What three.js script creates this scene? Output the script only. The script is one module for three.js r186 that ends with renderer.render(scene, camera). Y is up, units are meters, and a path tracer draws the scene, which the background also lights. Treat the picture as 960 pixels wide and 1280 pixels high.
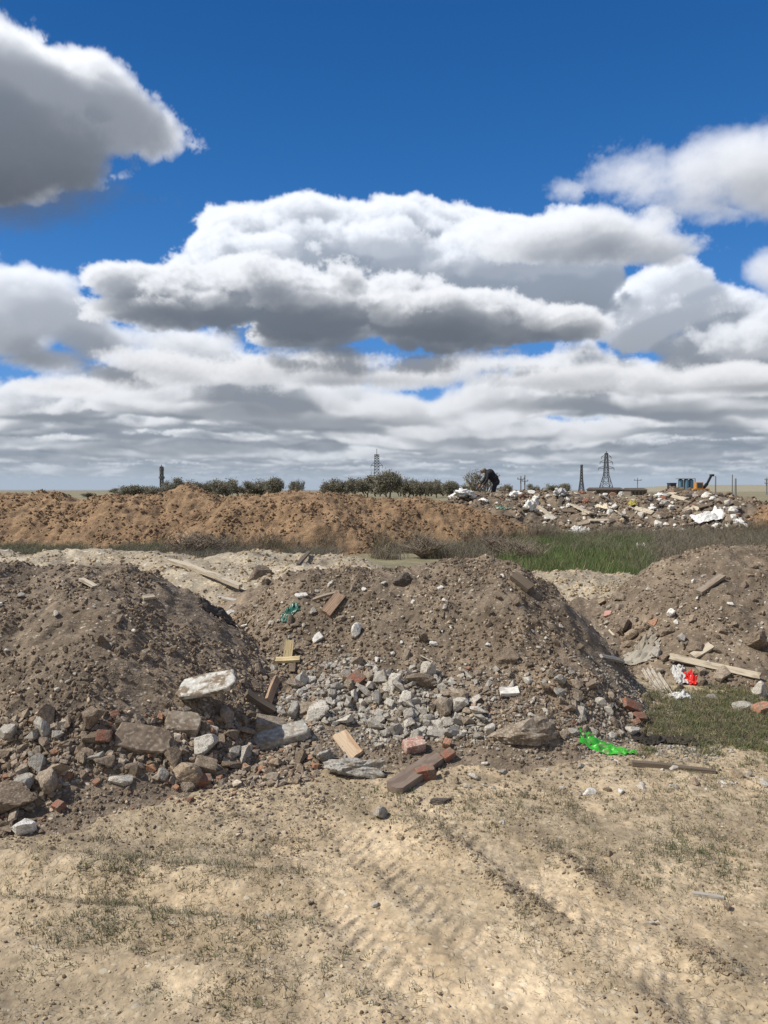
import * as THREE from 'three';
import { mergeGeometries, mergeVertices } from 'three/addons/utils/BufferGeometryUtils.js';
import { ConvexGeometry } from 'three/addons/geometries/ConvexGeometry.js';
import { MarchingCubes } from 'three/addons/objects/MarchingCubes.js';

// ---------------------------------------------------------------- camera, sun, exposure
const scene = new THREE.Scene();
const EYE = 1.6, PITCH = -Math.atan(27 / 924);
const camera = new THREE.PerspectiveCamera(2 * Math.atan(640 / 924) * 180 / Math.PI, 0.75, 0.1, 9000);
camera.position.set(0, EYE, 0);
camera.rotation.set(PITCH, 0, 0);
scene.add(camera);
const renderer = new THREE.WebGLRenderer({ antialias: true });
renderer.toneMapping = THREE.LinearToneMapping;
renderer.toneMappingExposure = 1.12;
renderer.shadowMap.enabled = true;

const SUN_AZ = -78 * Math.PI / 180, SUN_EL = 50 * Math.PI / 180;   // azimuth from the view direction, to the left
const SUN = new THREE.Vector3(Math.sin(SUN_AZ) * Math.cos(SUN_EL), Math.sin(SUN_EL), -Math.cos(SUN_AZ) * Math.cos(SUN_EL));
const sun = new THREE.DirectionalLight(new THREE.Color(1, 0.95, 0.87), 4.4);
sun.position.copy(SUN).multiplyScalar(60);
sun.target.position.set(0, 0, -14);
sun.castShadow = true;
sun.shadow.mapSize.set(4096, 4096);
Object.assign(sun.shadow.camera, { left: -45, right: 45, top: 45, bottom: -45, near: 1, far: 160 });
scene.add(sun, sun.target);

// ---------------------------------------------------------------- small maths
function rng(seed) { let a = seed >>> 0; return () => { a = (a + 0x6D2B79F5) | 0; let t = Math.imul(a ^ (a >>> 15), 1 | a); t = (t + Math.imul(t ^ (t >>> 7), 61 | t)) ^ t; return ((t ^ (t >>> 14)) >>> 0) / 4294967296; }; }
const clamp = (x, a = 0, b = 1) => x < a ? a : x > b ? b : x;
const lerp = (a, b, t) => a + (b - a) * t;
const sstep = (a, b, x) => { const t = clamp((x - a) / (b - a)); return t * t * (3 - 2 * t); };
const PERM = new Uint8Array(512), VAL = new Float32Array(512);
{ const r = rng(77); const p = [...Array(256).keys()]; for (let i = 255; i > 0; i--) { const j = Math.floor(r() * (i + 1)); [p[i], p[j]] = [p[j], p[i]]; } for (let i = 0; i < 512; i++) { PERM[i] = p[i & 255]; VAL[i] = r() * 2 - 1; } }
const GX = new Float32Array(256), GY = new Float32Array(256);
for (let i = 0; i < 256; i++) { const a = VAL[i] * Math.PI; GX[i] = Math.cos(a); GY[i] = Math.sin(a); }
function noise2(x, y) {                                              // gradient noise, about -0.7 .. 0.7
  const xi = Math.floor(x), yi = Math.floor(y), fx = x - xi, fy = y - yi, X = xi & 255, Y = yi & 255;
  const a = PERM[PERM[X] + Y], b = PERM[PERM[X + 1] + Y], c = PERM[PERM[X] + Y + 1], d = PERM[PERM[X + 1] + Y + 1];
  const u = fx * fx * fx * (fx * (fx * 6 - 15) + 10), v = fy * fy * fy * (fy * (fy * 6 - 15) + 10);
  const n0 = GX[a] * fx + GY[a] * fy, n1 = GX[b] * (fx - 1) + GY[b] * fy, n2 = GX[c] * fx + GY[c] * (fy - 1), n3 = GX[d] * (fx - 1) + GY[d] * (fy - 1);
  return (n0 + (n1 - n0) * u) + ((n2 + (n3 - n2) * u) - (n0 + (n1 - n0) * u)) * v;
}
function fbm2(x, y, oct = 4, gain = 0.5) { let s = 0, a = 1; for (let i = 0; i < oct; i++) { s += a * noise2(x, y); x = x * 2.03 + 17.3; y = y * 2.03 - 9.1; a *= gain; } return s; }
function cell2(x, y) {                                               // cellular noise: distance to the nearest point and that point's own value
  const xi = Math.floor(x), yi = Math.floor(y); let best = 9, id = 0;
  for (let j = -1; j <= 1; j++) for (let i = -1; i <= 1; i++) {
    const h = PERM[PERM[(xi + i) & 255] + ((yi + j) & 255)], dx = xi + i + 0.5 + VAL[h] * 0.45 - x, dy = yi + j + 0.5 + VAL[h + 97] * 0.45 - y, d = dx * dx + dy * dy;
    if (d < best) { best = d; id = h; }
  }
  return [Math.sqrt(best), id];
}
// ---------------------------------------------------------------- sky: clear air and cumulus marched through as a volume (kilometres)
function buildSky() {
  const W = 4096, H = 2048, data = new Float32Array(W * H * 4), N = 64;
  // tileable cellular noise
  const vol = new Float32Array(N * N * N);
  { const r = rng(5), octs = [[4, 0.58], [8, 0.28], [16, 0.14]];
    for (const [F, amp] of octs) {
      const P = new Float32Array(F * F * F * 3); for (let i = 0; i < P.length; i++) P[i] = r();
      for (let z = 0, q = 0; z < N; z++) for (let y = 0; y < N; y++) for (let x = 0; x < N; x++, q++) {
        const fx = x / N * F, fy = y / N * F, fz = z / N * F, ix = fx | 0, iy = fy | 0, iz = fz | 0; let best = 9;
        for (let c = -1; c <= 1; c++) for (let b = -1; b <= 1; b++) for (let a = -1; a <= 1; a++) {
          const k = ((((iz + c + F) % F) * F + (iy + b + F) % F) * F + (ix + a + F) % F) * 3, dx = ix + a + P[k] - fx, dy = iy + b + P[k + 1] - fy, dz = iz + c + P[k + 2] - fz, d = dx * dx + dy * dy + dz * dz;
          if (d < best) best = d;
        }
        vol[q] += amp * (1 - Math.min(1, Math.sqrt(best) * 1.05));
      }
    }
  }
  const M = N - 1;
  function tex3(x, y, z) {
    x *= N; y *= N; z *= N;
    const xf = Math.floor(x), yf = Math.floor(y), zf = Math.floor(z), u = x - xf, v = y - yf, w = z - zf;
    const x0 = xf & M, x1 = (xf + 1) & M, y0 = (yf & M) * N, y1 = ((yf + 1) & M) * N, z0 = (zf & M) * N * N, z1 = ((zf + 1) & M) * N * N;
    const a = vol[z0 + y0 + x0] + (vol[z0 + y0 + x1] - vol[z0 + y0 + x0]) * u, b = vol[z0 + y1 + x0] + (vol[z0 + y1 + x1] - vol[z0 + y1 + x0]) * u;
    const c = vol[z1 + y0 + x0] + (vol[z1 + y0 + x1] - vol[z1 + y0 + x0]) * u, d = vol[z1 + y1 + x0] + (vol[z1 + y1 + x1] - vol[z1 + y1 + x0]) * u;
    const e = a + (b - a) * v, f = c + (d - c) * v;
    return e + (f - e) * w;
  }
  const BASE = 1.2, TOP = 3.5;
  // single clouds: [pixel x, pixel y, radius x, radius y] at a distance; turned into ellipsoids standing in the air
  const puffs = [];
  const cloud = (dist, soft, list, heavy = 1) => { for (const [px, py, rx, ry, deep] of list) {
    const u = (px - 480) / 924, v = (613 - py) / 924, k = dist / Math.hypot(1, u), f = k / 924;
    puffs.push([u * k, v * k, -k, 1.2 * rx * f, 1.25 * ry * f, Math.max(rx, ry) * f * (deep ?? 1), 1.2 * Math.min(rx, ry) * f, soft, heavy]);
  } };
  cloud(3.7, 1, [[20, 118, 110, 76], [-70, 138, 140, 105], [95, 138, 80, 62], [140, 160, 75, 46], [190, 178, 66, 28], [245, 188, 44, 13], [40, 78, 62, 40], [20, 190, 150, 44], [90, 200, 110, 24], [-160, 150, 150, 110]], 1.5);
  cloud(3.5, 0.42, [[60, 238, 110, 24], [10, 258, 120, 24], [130, 230, 60, 15], [190, 255, 60, 9], [-80, 250, 120, 30]]);
  cloud(4.2, 0.45, [[790, 228, 100, 32], [870, 218, 90, 36], [950, 218, 100, 44], [715, 243, 62, 18], [905, 190, 56, 26], [850, 258, 120, 22], [1040, 225, 110, 50], [630, 243, 16, 9]], 1.5);
  cloud(8.4, 1.3, [[310, 300, 72, 42], [390, 300, 90, 46], [470, 310, 90, 50], [535, 300, 66, 44], [282, 278, 44, 13], [600, 315, 80, 44], [690, 320, 90, 44], [380, 340, 150, 45], [560, 345, 150, 50], [720, 360, 70, 40]], 0.8);
  cloud(6.3, 0.9, [[230, 370, 120, 31], [400, 384, 170, 38], [560, 400, 160, 31], [690, 406, 90, 19], [150, 350, 60, 20], [310, 354, 110, 28], [745, 408, 40, 9], [200, 388, 100, 18]], 2.2);
  cloud(5.4, 0.55, [[650, 308, 95, 28], [750, 300, 95, 28], [830, 315, 70, 16]], 2.4);
  cloud(8.8, 0.8, [[25, 368, 66, 34], [80, 392, 52, 38], [5, 420, 66, 30], [130, 430, 56, 26], [60, 360, 60, 22], [160, 470, 90, 16], [-60, 390, 60, 40], [235, 432, 90, 24], [60, 452, 80, 14]], 0.55);
  cloud(9.4, 1.3, [[830, 370, 66, 38], [885, 392, 58, 34], [785, 400, 62, 40], [905, 440, 85, 40], [980, 430, 90, 50]], 0.55);
  cloud(7.4, 0.8, [[850, 478, 125, 22], [700, 474, 120, 14], [300, 468, 150, 14], [480, 470, 130, 14], [80, 488, 110, 14], [420, 452, 120, 12], [620, 455, 130, 10], [200, 452, 90, 12], [960, 480, 110, 20]], 1);
  cloud(6.0, 0.5, [[970, 345, 46, 34], [1020, 360, 60, 50], [0, 326, 16, 12]]);
  // the field of clouds all round
  const C = 512, cov = new Float32Array(C * C);                      // one tile is 64 km
  { const per = (x, y, f) => { // periodic gradient noise by blending
      const g = (a, b) => fbm2(a * f + 3.7, b * f + 8.1, 5, 0.55);
      const bx = x, by = y; return g(x, y) * (1 - bx) * (1 - by) + g(x - 1, y) * bx * (1 - by) + g(x, y - 1) * (1 - bx) * by + g(x - 1, y - 1) * bx * by; };
    for (let j = 0; j < C; j++) for (let i = 0; i < C; i++) { const x = i / C, y = j / C, w = Math.hypot((1 - x) * (1 - y), x * (1 - y), (1 - x) * y, x * y); cov[j * C + i] = per(x, y, 22) / w; } }
  function coverage(x, z) {
    x = (x / 64 + 0.37) * C; z = (z / 64 + 0.11) * C;
    const xf = Math.floor(x), zf = Math.floor(z), u = x - xf, v = z - zf, m = C - 1, x0 = xf & m, x1 = (xf + 1) & m, z0 = (zf & m) * C, z1 = ((zf + 1) & m) * C;
    const a = cov[z0 + x0] + (cov[z0 + x1] - cov[z0 + x0]) * u, b = cov[z1 + x0] + (cov[z1 + x1] - cov[z1 + x0]) * u;
    return a + (b - a) * v;
  }
  function density(x, y, z, fine, active) {
    let s = -1, e = 1, soft = 1, heavy = 1;
    for (let i = 0; i < active.length; i++) {
      const p = active[i], qx = (x - p[0]) / p[3], qy = (y - p[1]) / p[4], qz = (z - p[2]) / p[5], q = qx * qx + qy * qy + qz * qz;
      if (q < 1) { const d = (1 - Math.sqrt(q)) * p[6] * 1.25; if (d > s) { e = clamp(p[6] / 0.34, 0.3, 1); soft = p[7]; heavy = p[8]; } s = s < 0 ? d : Math.max(s, d) + 0.35 * Math.min(s, d); }
    }
    const r = Math.hypot(x, z), front = z < 0 && x > z * 0.85 && x < -z * 0.85;
    const clear = front ? sstep(8.4, 10.8, r + 2 * coverage(x * 1.7 + 5, z * 1.7 + 3)) : 1;                   // inside the picture the near clouds are the ones listed above
    if (clear > 0) {
      const c = coverage(x * 0.75, z) + 0.25 + 0.16 * sstep(9, 22, r) - (1 - clear) * 1.3, thin = 0.5 + 1.6 * coverage(x * 0.31 + 11, z * 0.31 - 7);
      if (c > 0) { const t = Math.min(0.85, 0.1 + c * 1.2), b0 = BASE + 0.35 * (thin - 0.5) + 0.1 * coverage(x * 2.9 + 9, z * 2.9 - 4), d = Math.min(b0 + t - y, (y - b0) * 2.2 + 0.05, c * 1.5); if (d > s) { s = d; e = 0.66; soft = clamp(thin, 0.28, 1.3); heavy = 1; } }
    }
    if (s <= 0) return 0;
    s = Math.min(s, 0.5);
    const n = tex3(x / 2.9, y / 2.1, z / 2.9);
    s -= (0.66 - n) * 0.42 * e;
    if (s <= -0.03) return 0;
    if (fine) { const m = tex3(x / 0.93 + n * 0.25, y / 0.7, z / 0.83 - n * 0.2); s -= (0.6 - m) * 0.19 * e; if (s > -0.02) { const f = tex3(x / 0.23 + m * 0.2, y / 0.19, z / 0.21 - n * 0.2); s -= (0.55 - f) * 0.085; } }
    return s <= 0 ? 0 : Math.min(1, s / (0.095 / soft)) * Math.min(1, 0.3 + 0.7 * soft) * heavy;
  }
  const SIG = 17;
  const clearAir = (el) => {                                          // blue air, paler towards the horizon
    const t = Math.max(0, el) * 180 / Math.PI, a = Math.exp(-t / 6), b = Math.exp(-t / 17);
    return [0.004 + 0.075 * b + 0.22 * a, 0.045 + 0.36 * b + 0.06 * a, 0.19 + 0.85 * b - 0.35 * a];
  };
  const HAZE = [0.37, 0.435, 0.52];
  function trace(dx, dy, dz, el, out) {
    const air = clearAir(el); let T = 1, r = 0, g = 0, b = 0;
    const active = [];
    for (const p of puffs) {                                          // ellipsoids this ray can meet
      const L = p[0] * dx + p[1] * dy + p[2] * dz; if (L < 0) continue;
      const ax = p[0] - dx * L, ay = p[1] - dy * L, az = p[2] - dz * L, m = Math.max(p[3], p[5]) * 1.0; if (ax * ax + ay * ay + az * az < (m * 1.05) ** 2) active.push(p);
    }
    if (dy > 0.004) {
      let t = 0.9 / dy; const end = Math.min(TOP / dy, 220);
      t += ((Math.sin(dx * 9187.3 + dy * 7411.9 + dz * 3331.7) * 43758.5) % 1) * 0.02;
      const cos = dx * SUN.x + dy * SUN.y + dz * SUN.z, phase = 0.75 + 0.5 * Math.pow(Math.max(0, cos), 6);
      let empty = 0;
      while (t < end && T > 0.015) {
        const st = (0.02 + t * 0.0052) * (empty > 3 ? 2.2 : 1), x = dx * t, y = dy * t, z = dz * t, den = density(x, y, z, true, active);
        if (den > 0) {
          if (empty > 3) { empty = 0; t -= st * 0.5; continue; }
          empty = 0;
          let tau = 0, ls = 0.045, lt = 0.02;
          for (let k = 0; k < 5; k++) { lt += ls; const d2 = density(x + SUN.x * lt, y + SUN.y * lt, z + SUN.z * lt, k < 2, k < 5 ? puffs.near(x, y, z) : active); tau += d2 * ls * SIG; ls *= 1.7; }
          const lit = (0.62 * Math.exp(-tau * 0.6) + 0.48 * Math.exp(-tau * 0.2)) * phase, up = clamp((y - BASE) / 1.1), amb = 0.07 + 0.2 * up;
          const far = 1 - Math.exp(-t / 38), keep = 1 - far;
          const cr = (lit * 0.99 + amb * 0.80) * keep + HAZE[0] * far, cg = (lit * 0.975 + amb * 0.96) * keep + HAZE[1] * far, cb = (lit * 0.965 + amb * 1.24) * keep + HAZE[2] * far;
          const a = 1 - Math.exp(-den * SIG * st), k = T * a; r += k * cr; g += k * cg; b += k * cb; T *= 1 - a;
        } else empty++;
        t += st;
      }
    }
    const low = sstep(0.028, 0.0, dy); out[0] = lerp(r + T * air[0], HAZE[0], low); out[1] = lerp(g + T * air[1], HAZE[1], low); out[2] = lerp(b + T * air[2], HAZE[2], low);
  }
  // grid so that the march towards the sun only tests clouds close by
  { const G = new Map(), S = 1.0; puffs.forEach((p) => { const m = Math.max(p[3], p[5]); for (let i = Math.floor((p[0] - m) / S); i <= Math.floor((p[0] + m) / S); i++) for (let k = Math.floor((p[2] - m) / S); k <= Math.floor((p[2] + m) / S); k++) { const key = i * 1000 + k; if (!G.has(key)) G.set(key, []); G.get(key).push(p); } });
    const none = []; puffs.near = (x, y, z) => G.get(Math.floor(x / S) * 1000 + Math.floor(z / S)) ?? none; }
  const o = [0, 0, 0], dirTo = (col, row) => { const el = ((row + 0.5) / H - 0.5) * Math.PI, az = ((col + 0.5) / W - 0.5) * 2 * Math.PI; return [Math.cos(az) * Math.cos(el), Math.sin(el), Math.sin(az) * Math.cos(el), el]; };
  const put = (col, row, c) => { const k = (row * W + col) * 4; data[k] = c[0]; data[k + 1] = c[1]; data[k + 2] = c[2]; data[k + 3] = 1; };
  // everywhere on a coarse grid, filled in between; then at full fineness for the part of the sky ahead
  const Q = 8, cw = W / Q, ch = H / 2 / Q, coarse = new Float32Array(cw * (ch + 1) * 3);
  for (let j = 0; j <= ch; j++) for (let i = 0; i < cw; i++) { const [x, y, z, el] = dirTo(i * Q, Math.min(H - 1, H / 2 + j * Q)); trace(x, y, z, el, o); coarse.set(o, (j * cw + i) * 3); }
  for (let row = H / 2; row < H; row++) for (let col = 0; col < W; col++) {
    const fy = (row - H / 2) / Q, fx = col / Q, j = Math.floor(fy), i = Math.floor(fx), u = fx - i, v = fy - j, i1 = (i + 1) % cw, j1 = Math.min(ch, j + 1);
    for (let c = 0; c < 3; c++) { const a = lerp(coarse[(j * cw + i) * 3 + c], coarse[(j * cw + i1) * 3 + c], u), b = lerp(coarse[(j1 * cw + i) * 3 + c], coarse[(j1 * cw + i1) * 3 + c], u); o[c] = lerp(a, b, v); }
    put(col, row, o);
  }
  const c0 = Math.floor(W * (0.25 - 31.5 / 360)), c1 = Math.ceil(W * (0.25 + 31.5 / 360)), r1 = Math.ceil(H * (0.5 + 36 / 180));
  for (let row = H / 2; row < r1; row++) for (let col = c0; col < c1; col++) { const [x, y, z, el] = dirTo(col, row); trace(x, y, z, el, o); put(col, row, o); }
  for (let row = 0; row < H / 2; row++) for (let col = 0; col < W; col++) put(col, row, [0.24, 0.21, 0.17]);
  const t = new THREE.DataTexture(data, W, H, THREE.RGBAFormat, THREE.FloatType);
  t.mapping = THREE.EquirectangularReflectionMapping; t.colorSpace = THREE.LinearSRGBColorSpace; t.magFilter = THREE.LinearFilter; t.minFilter = THREE.LinearFilter; t.wrapS = THREE.RepeatWrapping; t.needsUpdate = true;
  return t;
}
const skyTexture = buildSky();
scene.background = skyTexture;
scene.environment = skyTexture;
// ---------------------------------------------------------------- naming helpers
const taken = new Map();
function numbered(name) { const n = taken.get(name) ?? 0; taken.set(name, n + 1); return n ? `${name}_${String(n).padStart(3, '0')}` : name; }
function tag(o, label, category, group, kind) { if (label) o.userData.label = label; if (category) o.userData.category = category; if (group) o.userData.group = group; if (kind) o.userData.kind = kind; return o; }
function shadows(m) { m.castShadow = true; m.receiveShadow = true; return m; }
function top(name, geo, mat, label, category, group, kind) { const m = shadows(new THREE.Mesh(geo, mat)); m.name = numbered(name); scene.add(m); return tag(m, label, category, group, kind); }
function thing(name, label, category, group) { const g = new THREE.Group(); g.name = numbered(name); scene.add(g); return tag(g, label, category, group); }
function part(parent, name, geo, mat, label) { const m = shadows(new THREE.Mesh(geo, mat)); m.name = name; parent.add(m); if (label) m.userData.label = label; return m; }

// ---------------------------------------------------------------- procedural textures (tileable)
function tnoise(x, y, per, seed) {
  const xi = Math.floor(x), yi = Math.floor(y), fx = x - xi, fy = y - yi, w = (v) => ((v % per) + per) % per;
  const X0 = w(xi), X1 = w(xi + 1), Y0 = w(yi), Y1 = w(yi + 1), h = (a, b) => PERM[(PERM[(a + seed) & 255] + b) & 255];
  const a = h(X0, Y0), b = h(X1, Y0), c = h(X0, Y1), d = h(X1, Y1);
  const u = fx * fx * fx * (fx * (fx * 6 - 15) + 10), v = fy * fy * fy * (fy * (fy * 6 - 15) + 10);
  const n0 = GX[a] * fx + GY[a] * fy, n1 = GX[b] * (fx - 1) + GY[b] * fy, n2 = GX[c] * fx + GY[c] * (fy - 1), n3 = GX[d] * (fx - 1) + GY[d] * (fy - 1);
  return lerp(lerp(n0, n1, u), lerp(n2, n3, u), v);
}
function tfbm(u, v, f, oct, seed, gain = 0.55) { let s = 0, a = 1; for (let i = 0; i < oct; i++) { s += a * tnoise(u * f, v * f, f, seed + i * 31); f *= 2; a *= gain; } return s; }
const toByte = (x) => { x = clamp(x); return 255 * (x <= 0.0031308 ? 12.92 * x : 1.055 * Math.pow(x, 1 / 2.4) - 0.055); };
function texture(n, f, srgb = true) {
  const d = new Uint8Array(n * n * 4);
  for (let j = 0, k = 0; j < n; j++) for (let i = 0; i < n; i++, k += 4) { const c = f(i / n, j / n, i, j); if (srgb) { d[k] = toByte(c[0]); d[k + 1] = toByte(c[1]); d[k + 2] = toByte(c[2]); } else d[k] = d[k + 1] = d[k + 2] = 255 * clamp(c); d[k + 3] = 255; }
  const t = new THREE.DataTexture(d, n, n, THREE.RGBAFormat); t.wrapS = t.wrapT = THREE.RepeatWrapping; t.magFilter = THREE.LinearFilter; t.minFilter = THREE.LinearMipmapLinearFilter; t.generateMipmaps = true; if (srgb) t.colorSpace = THREE.SRGBColorSpace; t.needsUpdate = true; return t;
}
function sprinkle(n, count, rmin, rmax, seed, fn) {                    // specks of grit on a wrapping grid: value and tint per pixel
  const v = new Float32Array(n * n), id = new Float32Array(n * n), r = rng(seed);
  for (let k = 0; k < count; k++) {
    const cx = r() * n, cy = r() * n, q = r(), R = rmin + (rmax - rmin) * q * q * q, t = r(), a = r() * 3.1, e = 0.5 + 0.5 * r(), ca = Math.cos(a), sa = Math.sin(a);
    for (let j = Math.floor(cy - R); j <= cy + R; j++) for (let i = Math.floor(cx - R); i <= cx + R; i++) {
      const dx = i - cx, dy = j - cy, p = (dx * ca + dy * sa) / R, s = (-dx * sa + dy * ca) / (R * e), m = 1 - (p * p + s * s); if (m <= 0) continue;
      const w = (((j % n) + n) % n) * n + ((i % n) + n) % n; if (m > v[w]) { v[w] = m; id[w] = t; }
    }
  }
  return { v, id };
}
function soilMaps(seed, tones, n = 1024, grit = 5200) {               // tones: dark, light, grit colour
  const s = sprinkle(n, grit, 1.2, 8, seed * 13 + 1), [A, B, C] = tones;
  const map = texture(n, (u, v, i, j) => {
    const f = clamp(0.5 + tfbm(u, v, 6, 6, seed, 0.62) * 0.75), g = tfbm(u, v, 64, 3, seed + 9) * 0.5, k = j * n + i; let c = [0, 1, 2].map((q) => lerp(A[q], B[q], f) * (1 + g * 0.7));
    if (s.v[k] > 0) { const t = s.id[k], m = t > 0.9 ? 1.0 : t > 0.6 ? 0.55 : 0.2, w = Math.min(1, s.v[k] * 3) * m; c = c.map((x, q) => lerp(x, t < 0.3 ? x * 0.72 : C[q], w)); }
    return c;
  });
  const bump = texture(n, (u, v, i, j) => clamp(0.42 + tfbm(u, v, 10, 6, seed + 3, 0.68) * 0.42 + Math.sqrt(s.v[j * n + i]) * 0.22), false);
  return { map, bump };
}
const std = (o) => new THREE.MeshStandardMaterial({ roughness: 0.95, metalness: 0, ...o });
function soilMaterial(seed, tones, scale, bumpScale, n, grit) {
  const { map, bump } = soilMaps(seed, tones, n, grit); for (const t of [map, bump]) t.repeat.set(1 / scale, 1 / scale);
  return std({ map, bumpMap: bump, bumpScale, vertexColors: true });
}
// vertex colours hold slow changes of tone round 1; the maps hold the base colour
const M = {
  ground: soilMaterial(3, [[0.325, 0.248, 0.156], [0.50, 0.397, 0.264], [0.50, 0.43, 0.32]], 2.1, 0.012, 1024, 6500),
  soil: soilMaterial(11, [[0.112, 0.084, 0.058], [0.218, 0.169, 0.119], [0.42, 0.37, 0.30]], 1.9, 0.018, 1024, 6500),
  pale: soilMaterial(23, [[0.25, 0.205, 0.145], [0.42, 0.36, 0.265], [0.52, 0.48, 0.41]], 2.3, 0.02, 512, 2600),
  red: soilMaterial(31, [[0.175, 0.108, 0.058], [0.325, 0.212, 0.118], [0.43, 0.32, 0.20]], 3.1, 0.04, 1024, 4200),
};
function rockMaps(seed, base, alt, spot, n = 256, altCut = 0.1) {
  const map = texture(n, (u, v) => { const f = tfbm(u, v, 5, 5, seed), g = tfbm(u, v, 24, 3, seed + 5), k = sstep(altCut - 0.12, altCut + 0.16, f), m = sstep(0.22, 0.4, g); return [0, 1, 2].map((q) => lerp(lerp(base[q], alt[q], k), spot[q], m * 0.6) * (1 + g * 0.45)); });
  const bump = texture(n, (u, v) => clamp(0.5 + tfbm(u, v, 8, 5, seed + 7, 0.65) * 0.6), false);
  return { map, bump };
}
const rockMat = (seed, base, alt, spot, cut, size = 0.5) => { const { map, bump } = rockMaps(seed, base, alt, spot, 256, cut); return std({ map, bumpMap: bump, bumpScale: 0.0022 }); };
const R = {
  paleConcrete: rockMat(41, [0.47, 0.44, 0.385], [0.33, 0.285, 0.225], [0.60, 0.59, 0.56], 0.12),
  greyConcrete: rockMat(43, [0.33, 0.315, 0.28], [0.255, 0.21, 0.16], [0.44, 0.425, 0.385], 0.1),
  dirtyConcrete: rockMat(47, [0.285, 0.235, 0.178], [0.205, 0.157, 0.112], [0.37, 0.34, 0.29], 0.02),
  brownStone: rockMat(53, [0.205, 0.158, 0.115], [0.145, 0.108, 0.077], [0.29, 0.24, 0.18], 0.0),
  tanStone: rockMat(59, [0.30, 0.235, 0.165], [0.20, 0.15, 0.105], [0.38, 0.31, 0.23], 0.05),
  brick: rockMat(61, [0.25, 0.105, 0.068], [0.19, 0.135, 0.098], [0.33, 0.2, 0.15], 0.0),
  orangeBrick: rockMat(67, [0.40, 0.19, 0.11], [0.25, 0.17, 0.12], [0.48, 0.32, 0.23], 0.06),
  plaster: rockMat(71, [0.66, 0.64, 0.59], [0.46, 0.42, 0.36], [0.74, 0.73, 0.70], 0.2),
  redClod: rockMat(73, [0.24, 0.155, 0.086], [0.175, 0.11, 0.06], [0.31, 0.22, 0.135], 0.05),
  clod: rockMat(79, [0.172, 0.131, 0.092], [0.124, 0.093, 0.065], [0.24, 0.19, 0.138], 0.05),
  sandClod: rockMat(83, [0.40, 0.315, 0.2], [0.29, 0.22, 0.14], [0.48, 0.41, 0.30], 0.05),
  darkRock: rockMat(89, [0.085, 0.075, 0.065], [0.13, 0.1, 0.075], [0.2, 0.18, 0.16], 0.1),
};
const crumbOf = (m) => std({ map: m.map });
const K = { soil: crumbOf(R.clod), sand: crumbOf(R.sandClod), red: crumbOf(R.redClod), grey: crumbOf(R.greyConcrete), dirty: crumbOf(R.dirtyConcrete) };
function woodMap(seed, a, b, dirt) { return texture(256, (u, v) => { const g = tnoise(u * 4 + tnoise(u * 3, v * 8, 8, seed) * 0.2, v * 48, 48, seed) + 0.6 * tnoise(u * 8, v * 96, 96, seed + 4), f = clamp(0.5 + g * 0.7), k = sstep(0.05, 0.4, tfbm(u, v, 4, 4, seed + 8)); return [0, 1, 2].map((q) => lerp(lerp(a[q], b[q], f), dirt[q], k * 0.75)); }); }
const woodBump = texture(128, (u, v) => clamp(0.5 + 0.7 * tnoise(u * 4, v * 32, 32, 5)), false);
const woodMat = (seed, a, b, dirt) => std({ map: woodMap(seed, a, b, dirt), bumpMap: woodBump, bumpScale: 0.003, roughness: 0.85 });
const Wd = {
  pale: woodMat(5, [0.40, 0.34, 0.25], [0.57, 0.50, 0.39], [0.27, 0.22, 0.16]),
  yellow: woodMat(6, [0.48, 0.37, 0.19], [0.62, 0.51, 0.30], [0.34, 0.26, 0.16]),
  weathered: woodMat(7, [0.21, 0.165, 0.12], [0.33, 0.27, 0.21], [0.17, 0.13, 0.09]),
  orange: woodMat(8, [0.31, 0.20, 0.125], [0.43, 0.30, 0.20], [0.22, 0.16, 0.11]),
  grey: woodMat(9, [0.33, 0.30, 0.26], [0.46, 0.43, 0.38], [0.27, 0.22, 0.17]),
  dark: woodMat(10, [0.10, 0.078, 0.055], [0.17, 0.13, 0.095], [0.13, 0.1, 0.07]),
};
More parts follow.
